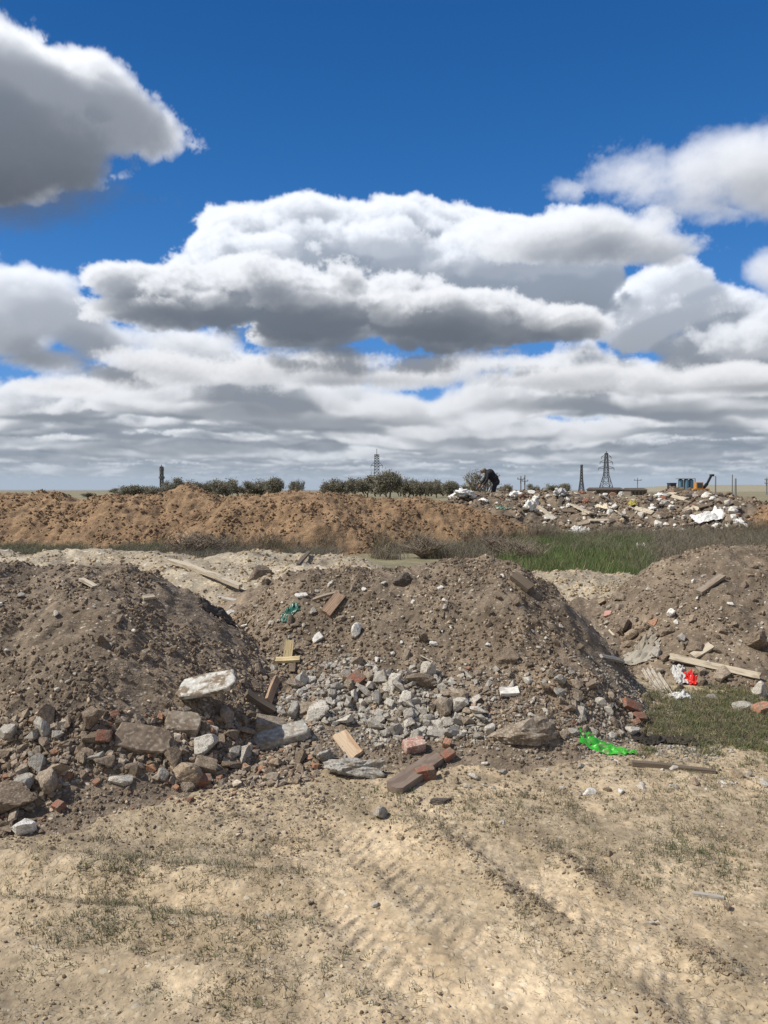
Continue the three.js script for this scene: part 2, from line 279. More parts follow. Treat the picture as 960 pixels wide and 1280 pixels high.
// ---------------------------------------------------------------- the lie of the land (metres; d = -z is the distance ahead)
// tyre ruts cross the near ground slantwise: s is the place across them
const across = (x, d) => x + 0.5 * (d - 2.5) + 0.03 * Math.sin(d * 1.7);
const alongRut = (x, d) => d - 0.5 * x;
const bell = (x, c, w) => { const t = (x - c) / w; return t * t > 6 ? 0 : Math.exp(-t * t); };
const rutFade = (d, x) => sstep(4.1, 3.2, d + 0.12 * noise2(x * 2, 3)) ;
const LANES = [[0.02, 0.13, 0.016], [0.40, 0.17, 0.02], [0.86, 0.12, 0.016]];
function groundY(x, z) {
  const d = -z, far = sstep(9, 60, Math.hypot(x, d));
  let y = 0.05 * fbm2(x * 0.35, z * 0.35, 2) * (1 - far) + 0.25 * noise2(x * 0.02 + 4, z * 0.02) * far;
  if (d < 14 && d > -3) {
    const k = sstep(14, 9, d), s = across(x, d), q = alongRut(x, d), f = rutFade(d, x);
    y += k * (0.020 * fbm2(x * 1.6, z * 1.6, 3) + 0.011 * fbm2(x * 7, z * 7, 3, 0.6) + 0.0055 * Math.max(0, fbm2(x * 34 + 5, z * 34, 2, 0.6)) * sstep(-0.2, 0.3, noise2(x * 2.1 + 3, z * 2.1)));
    const c = cell2(x * 16 + noise2(x * 9, z * 9), z * 16); const lump = Math.max(0, 0.42 - c[0]) * (VAL[c[1]] > 0.25 ? 1 : 0.2);
    const soft = 0.35 + 0.65 * sstep(-0.15, 0.2, noise2(x * 1.3 + 7, z * 1.3));
    y += k * lump * 0.015 * soft;
    // pressed lanes with tread bars, and crumbled ridges squeezed up between them
    for (const [c0, w, deep] of LANES) {
      const t = (s - c0) / w, inn = sstep(1.5, 0.7, Math.abs(t) + 0.3 * noise2(x * 7, z * 7)) * f * sstep(-0.35, 0.1, noise2(x * 1.1 + c0 * 5, z * 1.1)); if (inn <= 0) continue;
      y -= inn * deep;
      const wear = sstep(-0.35, 0.1, noise2(x * 1.7 + c0 * 9, z * 1.7 - 3)), bar = Math.sin((q * 1.0 + 0.10 * Math.abs(t) + 0.015 * noise2(x * 8, z * 8)) * 2 * Math.PI / 0.088);
      y += inn * 0.004 * noise2(s * 55, q * 1.5);
      y += inn * wear * 0.010 * sstep(0.1, 0.4, bar + 0.5 * noise2(x * 25, z * 25) + 0.5 * noise2(x * 6, z * 6)) * (0.4 + 0.6 * sstep(0.05, 0.35, Math.abs(t)));
    }
    const sw = s + 0.05 * noise2(x * 4, z * 4); y += f * (0.03 * bell(sw, 0.655, 0.08) + 0.028 * bell(sw, 1.05, 0.07) + 0.012 * bell(sw, 0.20, 0.05) + 0.014 * bell(sw, -0.2, 0.08)) * 1.7 * Math.max(0, noise2(x * 2.7, z * 2.7) + 0.25) * (1 + 0.8 * noise2(x * 14, z * 14));
    // ridges that run across the picture in the grassy part
    const L = sstep(0.1, -0.5, x) , w = d + 0.12 * x + 0.1 * noise2(x * 0.9, 5);
    y += L * (0.045 * bell(w, 2.98, 0.09) + 0.04 * bell(w, 2.62, 0.08) - 0.03 * bell(w, 2.8, 0.09) - 0.035 * bell(w, 3.32, 0.12) + 0.03 * bell(w, 2.36, 0.07));
  }
  return y;
}
// mounds: a crest line [x, d, height] from which the flanks fall
const MOUNDS = {
  slabMound: { crest: [[-5.4, 5.5, 1.0], [-3.6, 5.55, 1.05], [-2.7, 5.4, 1.08], [-1.9, 5.35, 1.04]], slope: 0.94, w: 0.42, front: 0.8, back: 1, rough: 1, box: [-5.6, 0.1, 3.2, 7.6], cell: 0.0155, mat: 'soil', seed: 1 },
  chunkMound: { crest: [[-0.6, 6.55, 0.95], [-0.1, 6.4, 0.99], [0.35, 6.3, 1.01], [0.75, 6.2, 1.04], [0.9, 6.15, 1.04]], slope: 1.15, w: 0.38, front: 0.66, back: 1, rough: 1, box: [-2.0, 3.0, 3.9, 8.2], cell: 0.0155, mat: 'soil', seed: 2,
    extra: [{ crest: [[-1.1, 7.4, 0.72], [-0.9, 6.4, 0.52], [-0.75, 5.5, 0.33], [-0.62, 4.7, 0.14]], slope: 0.5, w: 0.3 }, { crest: [[2.4, 8.2, 0.46], [2.2, 7.2, 0.22], [1.9, 6.5, 0.05]], slope: 0.55, w: 0.25 }, { crest: [[-0.3, 5.0, 0.24], [0.55, 5.0, 0.22]], slope: 0.42, w: 0.3 }] },
  plankMound: { crest: [[3.25, 7.75, 0.96], [4.0, 7.8, 1.03], [5.4, 7.9, 1.0], [7, 8, 1.05]], slope: 0.9, w: 0.38, front: 0.72, back: 1, rough: 0.9, box: [1.3, 7.4, 4.9, 10.4], cell: 0.019, mat: 'soil', seed: 3 },
  paleRidge: { crest: [[-9, 9.3, 0.84], [-5, 9.0, 0.87], [-2.6, 8.7, 0.88], [-0.9, 8.5, 0.9], [-0.55, 8.5, 0.86]], slope: 0.62, w: 0.7, front: 0.7, back: 1, rough: 0.85, box: [-10, 1.4, 6.0, 11.5], cell: 0.034, mat: 'pale', seed: 4 },
  paleHeap: { crest: [[2.25, 9.5, 0.62], [3.0, 9.4, 0.62], [3.4, 9.3, 0.5]], slope: 0.55, w: 0.4, front: 0.7, back: 1, rough: 0.9, box: [0.5, 5.2, 7.0, 11.5], cell: 0.034, mat: 'pale', seed: 5 },
  longBerm: { crest: [[-21, 22.8, 1.55], [-14, 22.6, 1.5], [-11.2, 22.6, 1.54], [-9, 22.6, 1.45], [-7.4, 22.6, 1.5], [-6.1, 23, 1.64], [-5.2, 23.2, 1.45]], slope: 0.72, w: 0.9, front: 0.85, back: 1, rough: 2.4, box: [-24, -1.6, 18, 27], cell: 0.055, mat: 'red', seed: 6 },
  roundBerm: { crest: [[-4.2, 21.2, 1.38], [-3.3, 21.4, 1.5], [-1.6, 21.6, 1.56]], slope: 0.78, w: 0.9, front: 0.85, back: 1, rough: 2.2, box: [-8, 2.4, 17.5, 26], cell: 0.05, mat: 'red', seed: 7 },
  lowBerm: { crest: [[-2.2, 22.2, 1.56], [0.2, 22.3, 1.42], [1.6, 22.4, 1.3], [2.8, 22.4, 1.05], [4.2, 22.5, 0.6], [5.3, 22.5, 0.2]], slope: 0.74, w: 0.8, front: 0.85, back: 1, rough: 2.2, box: [-6, 8, 18, 26.5], cell: 0.05, mat: 'red', seed: 8 },
  rubbishHeap: { crest: [[2.6, 31, 1.1], [3.8, 31, 1.42], [5.2, 31, 1.45], [7, 31, 1.5], [8.6, 30.5, 1.42], [9.4, 30.5, 1.2]], slope: 0.5, w: 1, front: 0.72, back: 0.7, rough: 3, box: [-1, 13, 24, 37], cell: 0.085, mat: 'soil', seed: 9 },
  timberHeap: { crest: [[10.2, 29.6, 1.25], [11.6, 30, 1.55], [13.0, 30, 1.62], [14.0, 30, 1.35]], slope: 0.55, w: 0.9, front: 0.72, back: 0.8, rough: 2.8, box: [6.5, 17.5, 24, 35], cell: 0.085, mat: 'soil', seed: 10 },
  tanHeap: { crest: [[14.2, 27, 0.9], [15.4, 27.5, 1.25], [17, 28, 1.5], [20, 28, 1.5]], slope: 0.6, w: 0.9, front: 0.8, back: 0.8, rough: 2.6, box: [11, 22, 22, 33], cell: 0.085, mat: 'red', seed: 11 },
};
function crestDrop(c, x, d) {                                         // [height of the crest at the nearest place, distance across, distance in front of it]
  let best = 1e9, H = 0, px = 0, pd = 0;
  for (let i = 0; i + 1 < c.length; i++) {
    const [ax, ad, ah] = c[i], [bx, bd, bh] = c[i + 1], ux = bx - ax, ud = bd - ad, t = clamp(((x - ax) * ux + (d - ad) * ud) / (ux * ux + ud * ud)), qx = x - ax - ux * t, qd = d - ad - ud * t, q = qx * qx + qd * qd;
    if (q < best) { best = q; H = ah + (bh - ah) * t; px = qx; pd = qd; }
  }
  return [H, px, pd];
}
function smoothMound(m, x, d) {
  let [H, px, pd] = crestDrop(m.crest, x, d);
  pd *= pd < 0 ? m.front : m.back;
  let h = H - m.slope * (Math.sqrt(px * px + pd * pd + m.w * m.w) - m.w);
  if (m.extra) for (const e of m.extra) { const [eh, ex, ed] = crestDrop(e.crest, x, d), k = eh - e.slope * (Math.sqrt(ex * ex + ed * ed + e.w * e.w) - e.w), a = 0.16, t = clamp(0.5 + 0.5 * (h - k) / a); h = lerp(k, h, t) + a * t * (1 - t); }
  const a = m.toe ?? 0.16; return h > a ? h - 0.035 : h > -a ? (h + a) * (h + a) / (4 * a) - 0.035 : (h + a) * 0.25 - 0.035;
}
function moundY(m, x, z) {
  const d = -z; let h = smoothMound(m, x, d); if (h < -0.3) return h;
  const r = m.rough, k = sstep(-0.12, 0.3, h), o = m.seed * 7.7, f = 1 / Math.sqrt(r);
  const wx = x + 0.06 * r * noise2(x * 2.3 * f + o, z * 2.3 * f), wz = z + 0.06 * r * noise2(x * 2.3 * f, z * 2.3 * f + o);
  let n = 0.13 * fbm2(wx * 0.95 * f + o, wz * 0.95 * f, 4) + 0.036 * fbm2(wx * 5.1 * f, wz * 4.3 * f + o, 3, 0.6);
  const c = cell2(wx * 7.5 * f + o, wz * 7.5 * f), e = cell2(wx * 19 * f, wz * 19 * f + o);
  n += Math.max(0, 0.46 - c[0]) * 0.06 * sstep(0.1, 0.6, VAL[c[1]]) + Math.max(0, 0.42 - e[0]) * 0.036 * sstep(-0.2, 0.7, VAL[e[1]]);
  n += 0.008 * noise2(x * 33 * f, z * 33 * f);
  return h + n * r * k - 0.02 * r * (1 - k);
}
const moundList = Object.entries(MOUNDS);
function landY(x, z, coarse = false) {
  let y = coarse ? 0 : groundY(x, z); const d = -z;
  for (const [, m] of moundList) { const b = m.box; if (x < b[0] || x > b[1] || d < b[2] || d > b[3]) continue; const h = coarse ? smoothMound(m, x, d) + 0.1 * m.rough : moundY(m, x, z); if (h > y) y = h; }
  return y;
}
function landNormal(x, z, e = 0.06) { return new THREE.Vector3(landY(x - e, z) - landY(x + e, z), 2 * e, landY(x, z - e) - landY(x, z + e)).normalize(); }
const cosP = Math.cos(PITCH), sinP = Math.sin(PITCH);
function rayOf(px, py) { const u = (px - 480) / 924, v = (640 - py) / 924; return new THREE.Vector3(u, v * cosP + sinP, v * sinP - cosP).normalize(); }
// where a line of sight from the place the photograph was taken meets the land
function at(px, py) {
  const r = rayOf(px, py); let t = 1.6, last = t;
  for (let i = 0; i < 3000; i++) { const y = EYE + r.y * t, x = r.x * t, z = r.z * t; if (y < landY(x, z, true) && y < landY(x, z)) break; last = t; t += Math.max(0.008, t * 0.0035); if (t > 400) break; }
  for (let i = 0; i < 12; i++) { const m = (last + t) / 2; if (EYE + r.y * m < landY(r.x * m, r.z * m)) t = m; else last = m; }
  const p = new THREE.Vector3(r.x * t, EYE + r.y * t, r.z * t); p.dist = t; return p;
}
function atDistance(px, py, d) { const r = rayOf(px, py), t = d / -r.z; return new THREE.Vector3(r.x * t, EYE + r.y * t, -d); }

function gridMesh(xs, ds, heightAt, tintAt, keep) {
  const nx = xs.length, nd = ds.length, pos = new Float32Array(nx * nd * 3), uv = new Float32Array(nx * nd * 2), col = new Float32Array(nx * nd * 3), ok = new Uint8Array(nx * nd), idx = [];
  for (let j = 0, k = 0; j < nd; j++) for (let i = 0; i < nx; i++, k++) {
    const x = xs[i], z = -ds[j], y = heightAt(x, z); pos[k * 3] = x; pos[k * 3 + 1] = y; pos[k * 3 + 2] = z;
    uv[k * 2] = x + 0.13 * y; uv[k * 2 + 1] = -z + 0.9 * y; ok[k] = keep ? keep(x, y, z) : 1; const c = tintAt(x, y, z); col[k * 3] = c[0]; col[k * 3 + 1] = c[1]; col[k * 3 + 2] = c[2];
  }
  for (let j = 0; j + 1 < nd; j++) for (let i = 0; i + 1 < nx; i++) { const a = j * nx + i, b = a + 1, c = a + nx, e = c + 1; if (!(ok[a] | ok[b] | ok[c] | ok[e])) continue; idx.push(a, b, e, a, e, c); }
  const g = new THREE.BufferGeometry();
  g.setAttribute('position', new THREE.BufferAttribute(pos, 3)); g.setAttribute('uv', new THREE.BufferAttribute(uv, 2)); g.setAttribute('color', new THREE.BufferAttribute(col, 3)); g.setIndex(idx); g.computeVertexNormals();
  return g;
}
const range = (a, b, s) => { const n = Math.max(1, Math.round((b - a) / s)); return [...Array(n + 1).keys()].map((i) => a + (b - a) * i / n); };
// grass cover on the near ground, 0..1: patches traced in metres [x, d, rx, rd, strength, green]
const P2 = (px, py) => { const d = EYE * 924 / (py - 613); return [(px - 480) / 924 * d, d]; };
const PATCHES = [[880, 905, 95, 45, 1, 0.9], [930, 880, 60, 25, 1, 0.9], [190, 1090, 160, 26, 0.9, 0.35], [120, 1120, 140, 22, 0.6, 0.3], [160, 1165, 130, 30, 0.9, 0.5], [60, 1150, 60, 26, 0.5, 0.4], [560, 1030, 90, 26, 0.45, 0.3], [720, 1010, 160, 22, 0.5, 0.3], [860, 1090, 110, 34, 0.8, 0.6], [830, 1070, 150, 30, 0.5, 0.3], [330, 1185, 110, 40, 0.55, 0.6], [420, 1215, 70, 30, 0.4, 0.7], [330, 1255, 160, 30, 0.6, 0.25], [20, 1220, 60, 36, 0.5, 0.5], [640, 1130, 30, 44, 0.6, 0.2], [750, 1215, 40, 50, 0.6, 0.15], [890, 1225, 40, 40, 0.6, 0.15], [480, 1010, 60, 18, 0.4, 0.5], [960, 1000, 120, 60, 0.5, 0.4], [470, 1265, 70, 20, 0.5, 0.2], [10, 1270, 60, 20, 0.4, 0.1], [260, 1050, 160, 30, 0.4, 0.1]]
  .map(([px, py, rx, ry, s, g]) => { const [x, d] = P2(px, py), k = d / 924; return [x, d, rx * k, Math.max(0.05, ry * d / (py - 613)), s, g]; });
function grassCover(x, d) {
  let c = 0, g = 0.2; for (const [px, pd, rx, rd, s, gr] of PATCHES) { const a = (x - px) / rx, b = (d - pd) / rd, q = Math.exp(-(a * a + b * b) * 1.1) * s; if (q > c) { c = q; g = gr; } }
  c *= clamp(0.62 + 1.15 * fbm2(x * 3.2 + 5, d * 3.2, 4, 0.65));
  return [clamp(c), g];
}
function groundTint(x, y, z) {
  const d = -z, r = Math.hypot(x, d), n = fbm2(x * 0.8 + 3, z * 0.8, 4), m = fbm2(x * 5 + 1, z * 5, 3, 0.6), s = across(x, d);
  let v = 1 + 0.22 * n + 0.22 * m, w = 0;
  if (d < 13) {
    const [c, g] = grassCover(x, d); w = c * 0.62;                     // trodden litter and roots among the grass: greyer, darker matter
    const brown = sstep(0.02, 0.3, fbm2(x * 1.1 + 40, z * 1.6, 4, 0.6) + 0.10 * sstep(3.2, 4.6, d) + 0.25 * sstep(-0.4, -1.6, x)) * 0.5; w = Math.max(w, brown);
    const f = rutFade(d, x); for (const [c0, wd] of LANES) v += 0.17 * f * sstep(1.2, 0.8, Math.abs((s - c0) / wd));
    const sw = s + 0.05 * noise2(x * 4, z * 4); w = Math.max(w, f * 0.9 * (bell(sw, 0.655, 0.07) + bell(sw, 1.05, 0.06) + 0.5 * bell(sw, -0.2, 0.07)) * clamp(noise2(x * 2.7, z * 2.7) + 0.3 + 0.8 * noise2(x * 13, z * 13)));
  }
  const far = sstep(10.5, 13, r + 1.2 * n);
  let t = [v * lerp(1, 0.58, w), v * lerp(1, 0.6, w), v * lerp(1, 0.62, w)];
  if (far > 0) { const k = 0.8 + 0.3 * n; t = [lerp(t[0], 0.62 * k, far), lerp(t[1], 0.7 * k, far), lerp(t[2], 0.62 * k, far)]; }
  return t;
}
{ const grow = (a, end, s0, f) => { const o = []; let s = s0; while (a < end) { a += s; o.push(Math.min(a, end)); s *= f; } return o; };
  const right = grow(3.7, 4200, 0.03, 1.13), xs = [...right.map((v) => -v).reverse(), ...range(-3.7, -2.0, 0.017).slice(0, -1), ...range(-2.0, 2.2, 0.0105), ...range(2.2, 3.7, 0.017).slice(1), ...right];
  const ds = [...grow(0, 60, 0.25, 1.3).map((v) => 1.5 - v).reverse(), ...range(1.5, 3.5, 0.0095), ...range(3.5, 6.4, 0.0155).slice(1), ...grow(6.4, 4200, 0.022, 1.045)];
  const g = gridMesh(xs, ds, groundY, groundTint);
  top('ground', g, M.ground, 'bare trampled sandy ground with tyre ruts and sparse grass', 'ground', null, 'structure');
}
const moundLabels = {
  slabMound: ['dirt_mound', 'brown soil mound with a flat pale concrete slab lying on its flank', 'mound'],
  chunkMound: ['dirt_mound', 'brown soil mound with a spill of grey concrete chunks down its front', 'mound'],
  plankMound: ['dirt_mound', 'brown soil mound with a long pale plank and red bag at its foot', 'mound'],
  paleRidge: ['spoil_ridge', 'long pale gravelly spoil ridge behind the slab mound', 'spoil ridge'],
  paleHeap: ['spoil_ridge', 'small pale gravel heap in the gap in front of the green grass', 'spoil heap'],
  longBerm: ['earth_berm', 'long reddish earth berm under the lattice mast with hanging antennas', 'berm'],
  roundBerm: ['earth_berm', 'rounded reddish earth berm with a sandy sunlit shoulder', 'berm'],
  lowBerm: ['earth_berm', 'reddish earth berm tapering down towards the white rubbish', 'berm'],
  rubbishHeap: ['rubbish_heap', 'brown dump heap strewn with white rubbish below the stooping person', 'rubbish heap'],
  timberHeap: ['rubbish_heap', 'dark dump heap of timber scraps with white sheeting down its front', 'rubbish heap'],
  tanHeap: ['rubbish_heap', 'tan earth heap beside the timber dump heap at the picture edge', 'earth heap'],
};
for (const [key, m] of moundList) {
  const [x0, x1, d0, d1] = m.box, o = m.seed * 5.3;
  const tint = (x, y, z) => {
    const n = fbm2(x * 0.9 / Math.sqrt(m.rough) + o, z * 0.9 / Math.sqrt(m.rough), 4, 0.6), q = fbm2(x * 6 / Math.sqrt(m.rough), z * 6 / Math.sqrt(m.rough) + o, 3, 0.6), v = 1 + 0.30 * n + 0.3 * q;
    const k = m.mat === 'soil' ? sstep(0.05, 0.5, noise2(x * 0.7 + o, z * 0.7)) * 0.25 : 0;  // drier, paler soil in places
    return [v * (1 + k), v * (1 + k * 0.95), v * (1 + k * 0.9)];
  };
  const g = gridMesh(range(x0, x1, m.cell), range(d0, d1, m.cell), (x, z) => moundY(m, x, z), tint, (x, y, z) => y > groundY(x, z) - 0.04);
  m.object = top(moundLabels[key][0], g, M[m.mat], moundLabels[key][1], moundLabels[key][2], null);
}
// ---------------------------------------------------------------- broken stones
// a block of uneven planes: rays from the middle stop at the nearest plane, then a little noise
function boxUV(g, s = 1) { const p = g.attributes.position, n = g.attributes.normal, uv = new Float32Array(p.count * 2); for (let i = 0; i < p.count; i++) { const ax = Math.abs(n.getX(i)), ay = Math.abs(n.getY(i)), az = Math.abs(n.getZ(i)); const [u, v] = ay >= ax && ay >= az ? [p.getX(i), p.getZ(i)] : ax >= az ? [p.getZ(i), p.getY(i)] : [p.getX(i), p.getY(i)]; uv[i * 2] = u * s; uv[i * 2 + 1] = v * s; } g.setAttribute('uv', new THREE.BufferAttribute(uv, 2)); return g; }
const n3 = (x, y, z) => (noise2(x + z * 0.7, y - z * 1.3) + noise2(y * 1.1 + 9, z * 1.2 + x * 0.6 - 4)) * 0.7;
function stoneGeometry(seed, detail, planes, stretch, rough, blocky = 0) {
  const r = rng(seed * 101 + 7), P = [];
  for (let i = 0; i < planes; i++) { const y = r() * 2 - 1, a = r() * 2 * Math.PI, q = Math.sqrt(1 - y * y); P.push([q * Math.cos(a), y, q * Math.sin(a), 0.45 + 0.5 * r()]); }
  if (blocky) for (const [x, y, z, d] of [[1, 0, 0, 0.8], [-1, 0, 0, 0.8], [0, 1, 0, 0.62], [0, -1, 0, 0.62], [0, 0, 1, 0.7], [0, 0, -1, 0.7]]) P.push([x + (r() - 0.5) * blocky, y + (r() - 0.5) * blocky, z + (r() - 0.5) * blocky, d * (0.85 + 0.25 * r())]);
  const g = new THREE.IcosahedronGeometry(1, detail), p = g.attributes.position;
  for (let i = 0; i < p.count; i++) {
    const x = p.getX(i), y = p.getY(i), z = p.getZ(i); let d = 1.25;
    for (const [a, b, c, k] of P) { const q = a * x + b * y + c * z; if (q > 0.05) { const t = k / q; if (t < d) d = t; } }
    d *= 1 + rough * (n3(x * 2.3 + seed, y * 2.3, z * 2.3) + 0.5 * n3(x * 6 + seed, y * 6, z * 6));
    p.setXYZ(i, x * d * stretch[0], y * d * stretch[1], z * d * stretch[2]);
  }
  const sharp = g.clone(); sharp.computeVertexNormals(); boxUV(sharp, 0.55);
  return sharp;
}
const STONES = [...Array(14).keys()].map((i) => { const r = rng(900 + i); return stoneGeometry(i + 1, i % 3 === 0 ? 5 : 4, 9 + (i % 5), [1, 0.62 + 0.3 * r(), 0.7 + 0.3 * r()], 0.035 + 0.05 * r(), i % 2 ? 0.5 : 0); });
const SHARDS = [...Array(16).keys()].map((i) => { const r = rng(1200 + i), pts = [], flat = 0.42 + 0.4 * r(), n = 9 + (i % 5); for (let k = 0; k < n; k++) { const v = new THREE.Vector3(r() - 0.5, r() - 0.5, r() - 0.5), m = Math.max(Math.abs(v.x), Math.abs(v.y), Math.abs(v.z)); v.multiplyScalar(lerp(1 / v.length(), 0.82 / m, 0.6)); pts.push(new THREE.Vector3(v.x, v.y * flat, v.z * (0.6 + 0.35 * ((i * 7) % 5) / 5))); } const g = new ConvexGeometry(pts); g.computeVertexNormals(); return boxUV(g, 0.55); });
const LUMPS = [...Array(8).keys()].map((i) => { const r = rng(950 + i); return stoneGeometry(i + 60, 4, 16, [1, 0.7 + 0.2 * r(), 0.8 + 0.2 * r()], 0.16); });
const FLATS = [...Array(6).keys()].map((i) => stoneGeometry(i + 80, 4, 5, [1, 0.28, 0.72], 0.03, 0.35));
const BRICKS = [...Array(5).keys()].map((i) => { // brick pieces: square faces, one broken end, worn edges
  const r = rng(700 + i), g = new THREE.BoxGeometry(1, 0.54, i < 2 ? 0.95 : 0.9, 8, 5, 7), p = g.attributes.position; const key = (v) => Math.round(v * 50);
  for (let k = 0; k < p.count; k++) {
    let x = p.getX(k), y = p.getY(k), z = p.getZ(k); const e = [Math.abs(x) > 0.49, Math.abs(y) > 0.26, Math.abs(z) > 0.43].filter(Boolean).length, s = e === 3 ? 0.9 : e === 2 ? 0.955 : 1;
    const q = n3(x * 5 + i * 3, y * 5, z * 5); if (x > 0.2) x += (x - 0.2) * (0.5 * n3(i, y * 4, z * 4) - 0.2);
    p.setXYZ(k, x * s + q * 0.02, y * s + n3(x * 6, y * 6 + i, z * 6) * 0.02, z * s + q * 0.02);
  }
  g.computeVertexNormals(); return boxUV(g, 0.5);
});
const placed = [];                                                    // what already lies where (photograph pixels), so that stones do not pile into one another
const pickOf = (r, list) => list[Math.floor(r() * list.length) % list.length];
const UPV = new THREE.Vector3(0, 1, 0), tmpQ = new THREE.Quaternion();
// well seen things that say where a loose stone lies
const MARKS = [[262, 858, 'the flat pale slab'], [130, 925, 'the square red brick end'], [255, 934, 'the large pale angular stone'], [31, 1036, 'the white corner stone'], [18, 1000, 'the orange brick layer'], [352, 922, 'the rectangular beige block'], [435, 935, 'the stained board'], [446, 967, 'the grey crumbling lump'], [518, 965, 'the dark timber slab'], [446, 852, 'the crumbled red brick'], [358, 815, 'the yellow board L'], [415, 757, 'the broken reddish board'], [636, 825, 'the big brown boulder'], [533, 838, 'the bent wire'], [637, 867, 'the small white board'], [652, 923, 'the half buried lump'], [752, 935, 'the green bag'], [787, 886, 'the dark red brick'], [864, 852, 'the red bag'], [895, 840, 'the long pale lath'], [839, 767, 'the round white stone'], [783, 785, 'the brown gap blocks'], [888, 734, 'the weathered board'], [941, 806, 'the dark boulder'], [505, 727, 'the dark crusty lump'], [110, 730, 'the white stick'], [150, 978, 'the flecked grey lump'], [362, 768, 'the green scrap'], [815, 928, 'the black rag'], [845, 962, 'the dark branch'], [475, 1020, 'the grey track stone'], [560, 1200, 'the tread marks'], [180, 1110, 'the grassy ruts'], [870, 1100, 'the dry grass tufts'], [690, 735, 'the mound crest end']];
function whereIs(px, py) { let b = 1e9, q = null; for (const m of MARKS) { const d = Math.hypot(m[0] - px, m[1] - py); if (d < b) { b = d; q = m; } } const dx = px - q[0], dy = py - q[1]; return `${Math.abs(dy) > Math.abs(dx) * 0.8 ? (dy < 0 ? 'above' : 'below') : dx < 0 ? 'left of' : 'right of'} ${q[2]}`; }
function stoneAt(px, py, sizePx, geo, mat, r, name, label, category, group, { sink = 0.3, tilt = 0.7, squash = 1 } = {}) {
  const p = at(px, py), n = landNormal(p.x, p.z, 0.08), s = sizePx * 0.5 * p.dist / 924;
  const m = top(name, geo, mat, label, category, group);
  m.quaternion.setFromUnitVectors(UPV, n).multiply(tmpQ.setFromAxisAngle(UPV, r() * 6.283)).multiply(tmpQ.setFromEuler(new THREE.Euler((r() - 0.5) * tilt, 0, (r() - 0.5) * tilt)));
  m.scale.set(s * (0.8 + 0.5 * r()), s * squash * (0.8 + 0.4 * r()), s * (0.75 + 0.35 * r())); m.position.copy(p).addScaledVector(n, s * (0.5 - sink) * squash);
  placed.push([px, py, sizePx * 0.5]);
  return m;
}
function inside(poly, x, y) { let c = false; for (let i = 0, j = poly.length - 1; i < poly.length; j = i++) { const [a, b] = poly[i], [d, e] = poly[j]; if ((b > y) !== (e > y) && x < (d - a) * (y - b) / (e - b) + a) c = !c; } return c; }
function scatter(poly, sizes, count, seed, gap, make) {
  const r = rng(seed), xs = poly.map((p) => p[0]), ys = poly.map((p) => p[1]), x0 = Math.min(...xs), x1 = Math.max(...xs), y0 = Math.min(...ys), y1 = Math.max(...ys);
  const want = [...Array(count).keys()].map(() => { const q = r(); return sizes[0] + (sizes[1] - sizes[0]) * q * q * q; }).sort((a, b) => b - a); let n = 0;
  for (const s of want) for (let t = 0; t < 60; t++) {
    const x = x0 + r() * (x1 - x0), y = y0 + r() * (y1 - y0); if (!inside(poly, x, y)) continue;
    if (placed.some(([a, b, c]) => { const dx = (a - x), dy = (b - y) * 1.35; return dx * dx + dy * dy < ((c + s * 0.5) * gap) ** 2; })) continue;
    make(x, y, s, r); n++; break;
  }
  return n;
}
// ---------------------------------------------------------------- single things that the photograph shows, before the loose rubble fills in between
const rI = rng(4242);
// boards, poles, blocks between two places on the land
function roughBoard(len, wid, thick, seed, ragged = 0.03, segs = 14) {
  const g = new THREE.BoxGeometry(len, thick, wid, segs, 1, 4), p = g.attributes.position;
  for (let i = 0; i < p.count; i++) {
    const x = p.getX(i), y = p.getY(i), z = p.getZ(i), end = Math.abs(x) > len * 0.499 ? Math.sign(x) : 0;
    p.setXYZ(i, x + end * ragged * len * n3(seed, z / wid * 3, 1) , y + thick * 0.2 * n3(x * 7 + seed, z * 9, 2) + 0.018 * len * Math.sin(x / len * 3.1 + seed), z * (1 + 0.06 * n3(x * 3, seed, z > 0 ? 5 : 1)) + 0.006 * n3(x * 4 + seed, 3, 3));
  }
  g.computeVertexNormals();
  const n = g.attributes.normal, uv = g.attributes.uv; for (let i = 0; i < p.count; i++) { const flat = Math.abs(n.getY(i)) > 0.5; uv.setXY(i, p.getX(i) / 0.9, (flat ? p.getZ(i) : p.getY(i) + p.getZ(i)) / 0.25 + seed * 0.17); }
  return g;
}
function between(m, A, B, lift, roll = 0, normal) {                       // m lies along local x
  const X = B.clone().sub(A), n = normal ?? landNormal((A.x + B.x) / 2, (A.z + B.z) / 2, 0.2), x = X.clone().normalize(), z = x.clone().cross(n).normalize(), y = z.clone().cross(x);
  m.quaternion.setFromRotationMatrix(new THREE.Matrix4().makeBasis(x, y, z)).multiply(tmpQ.setFromAxisAngle(new THREE.Vector3(1, 0, 0), roll));
  m.position.copy(A).add(B).multiplyScalar(0.5).addScaledVector(n, lift); return m;
}
function lowestAlong(m, A, B, sunk) {                                  // drop a straight thing until it rests on the land between its ends
  let most = -9; for (let i = 0; i <= 12; i++) { const q = A.clone().lerp(B, i / 12), y = landY(q.x, q.z) - q.y; if (y > most) most = y; } m.position.y += most - sunk; return m;
}
function plank(name, label, category, p1, p2, wid, thick, mat, { roll = 0, seed = 1, sunk = 0.03, ragged = 0.03, group } = {}) {
  const A = at(...p1), B = at(...p2), m = top(name, roughBoard(A.distanceTo(B), wid, thick, seed, ragged), mat, label, category, group);
  between(m, A, B, thick / 2, roll); lowestAlong(m, A, B, sunk); for (let i = 0; i <= 4; i++) placed.push([lerp(p1[0], p2[0], i / 4), lerp(p1[1], p2[1], i / 4), Math.max(4, wid * 0.4 * 924 / A.dist)]); return m;
}
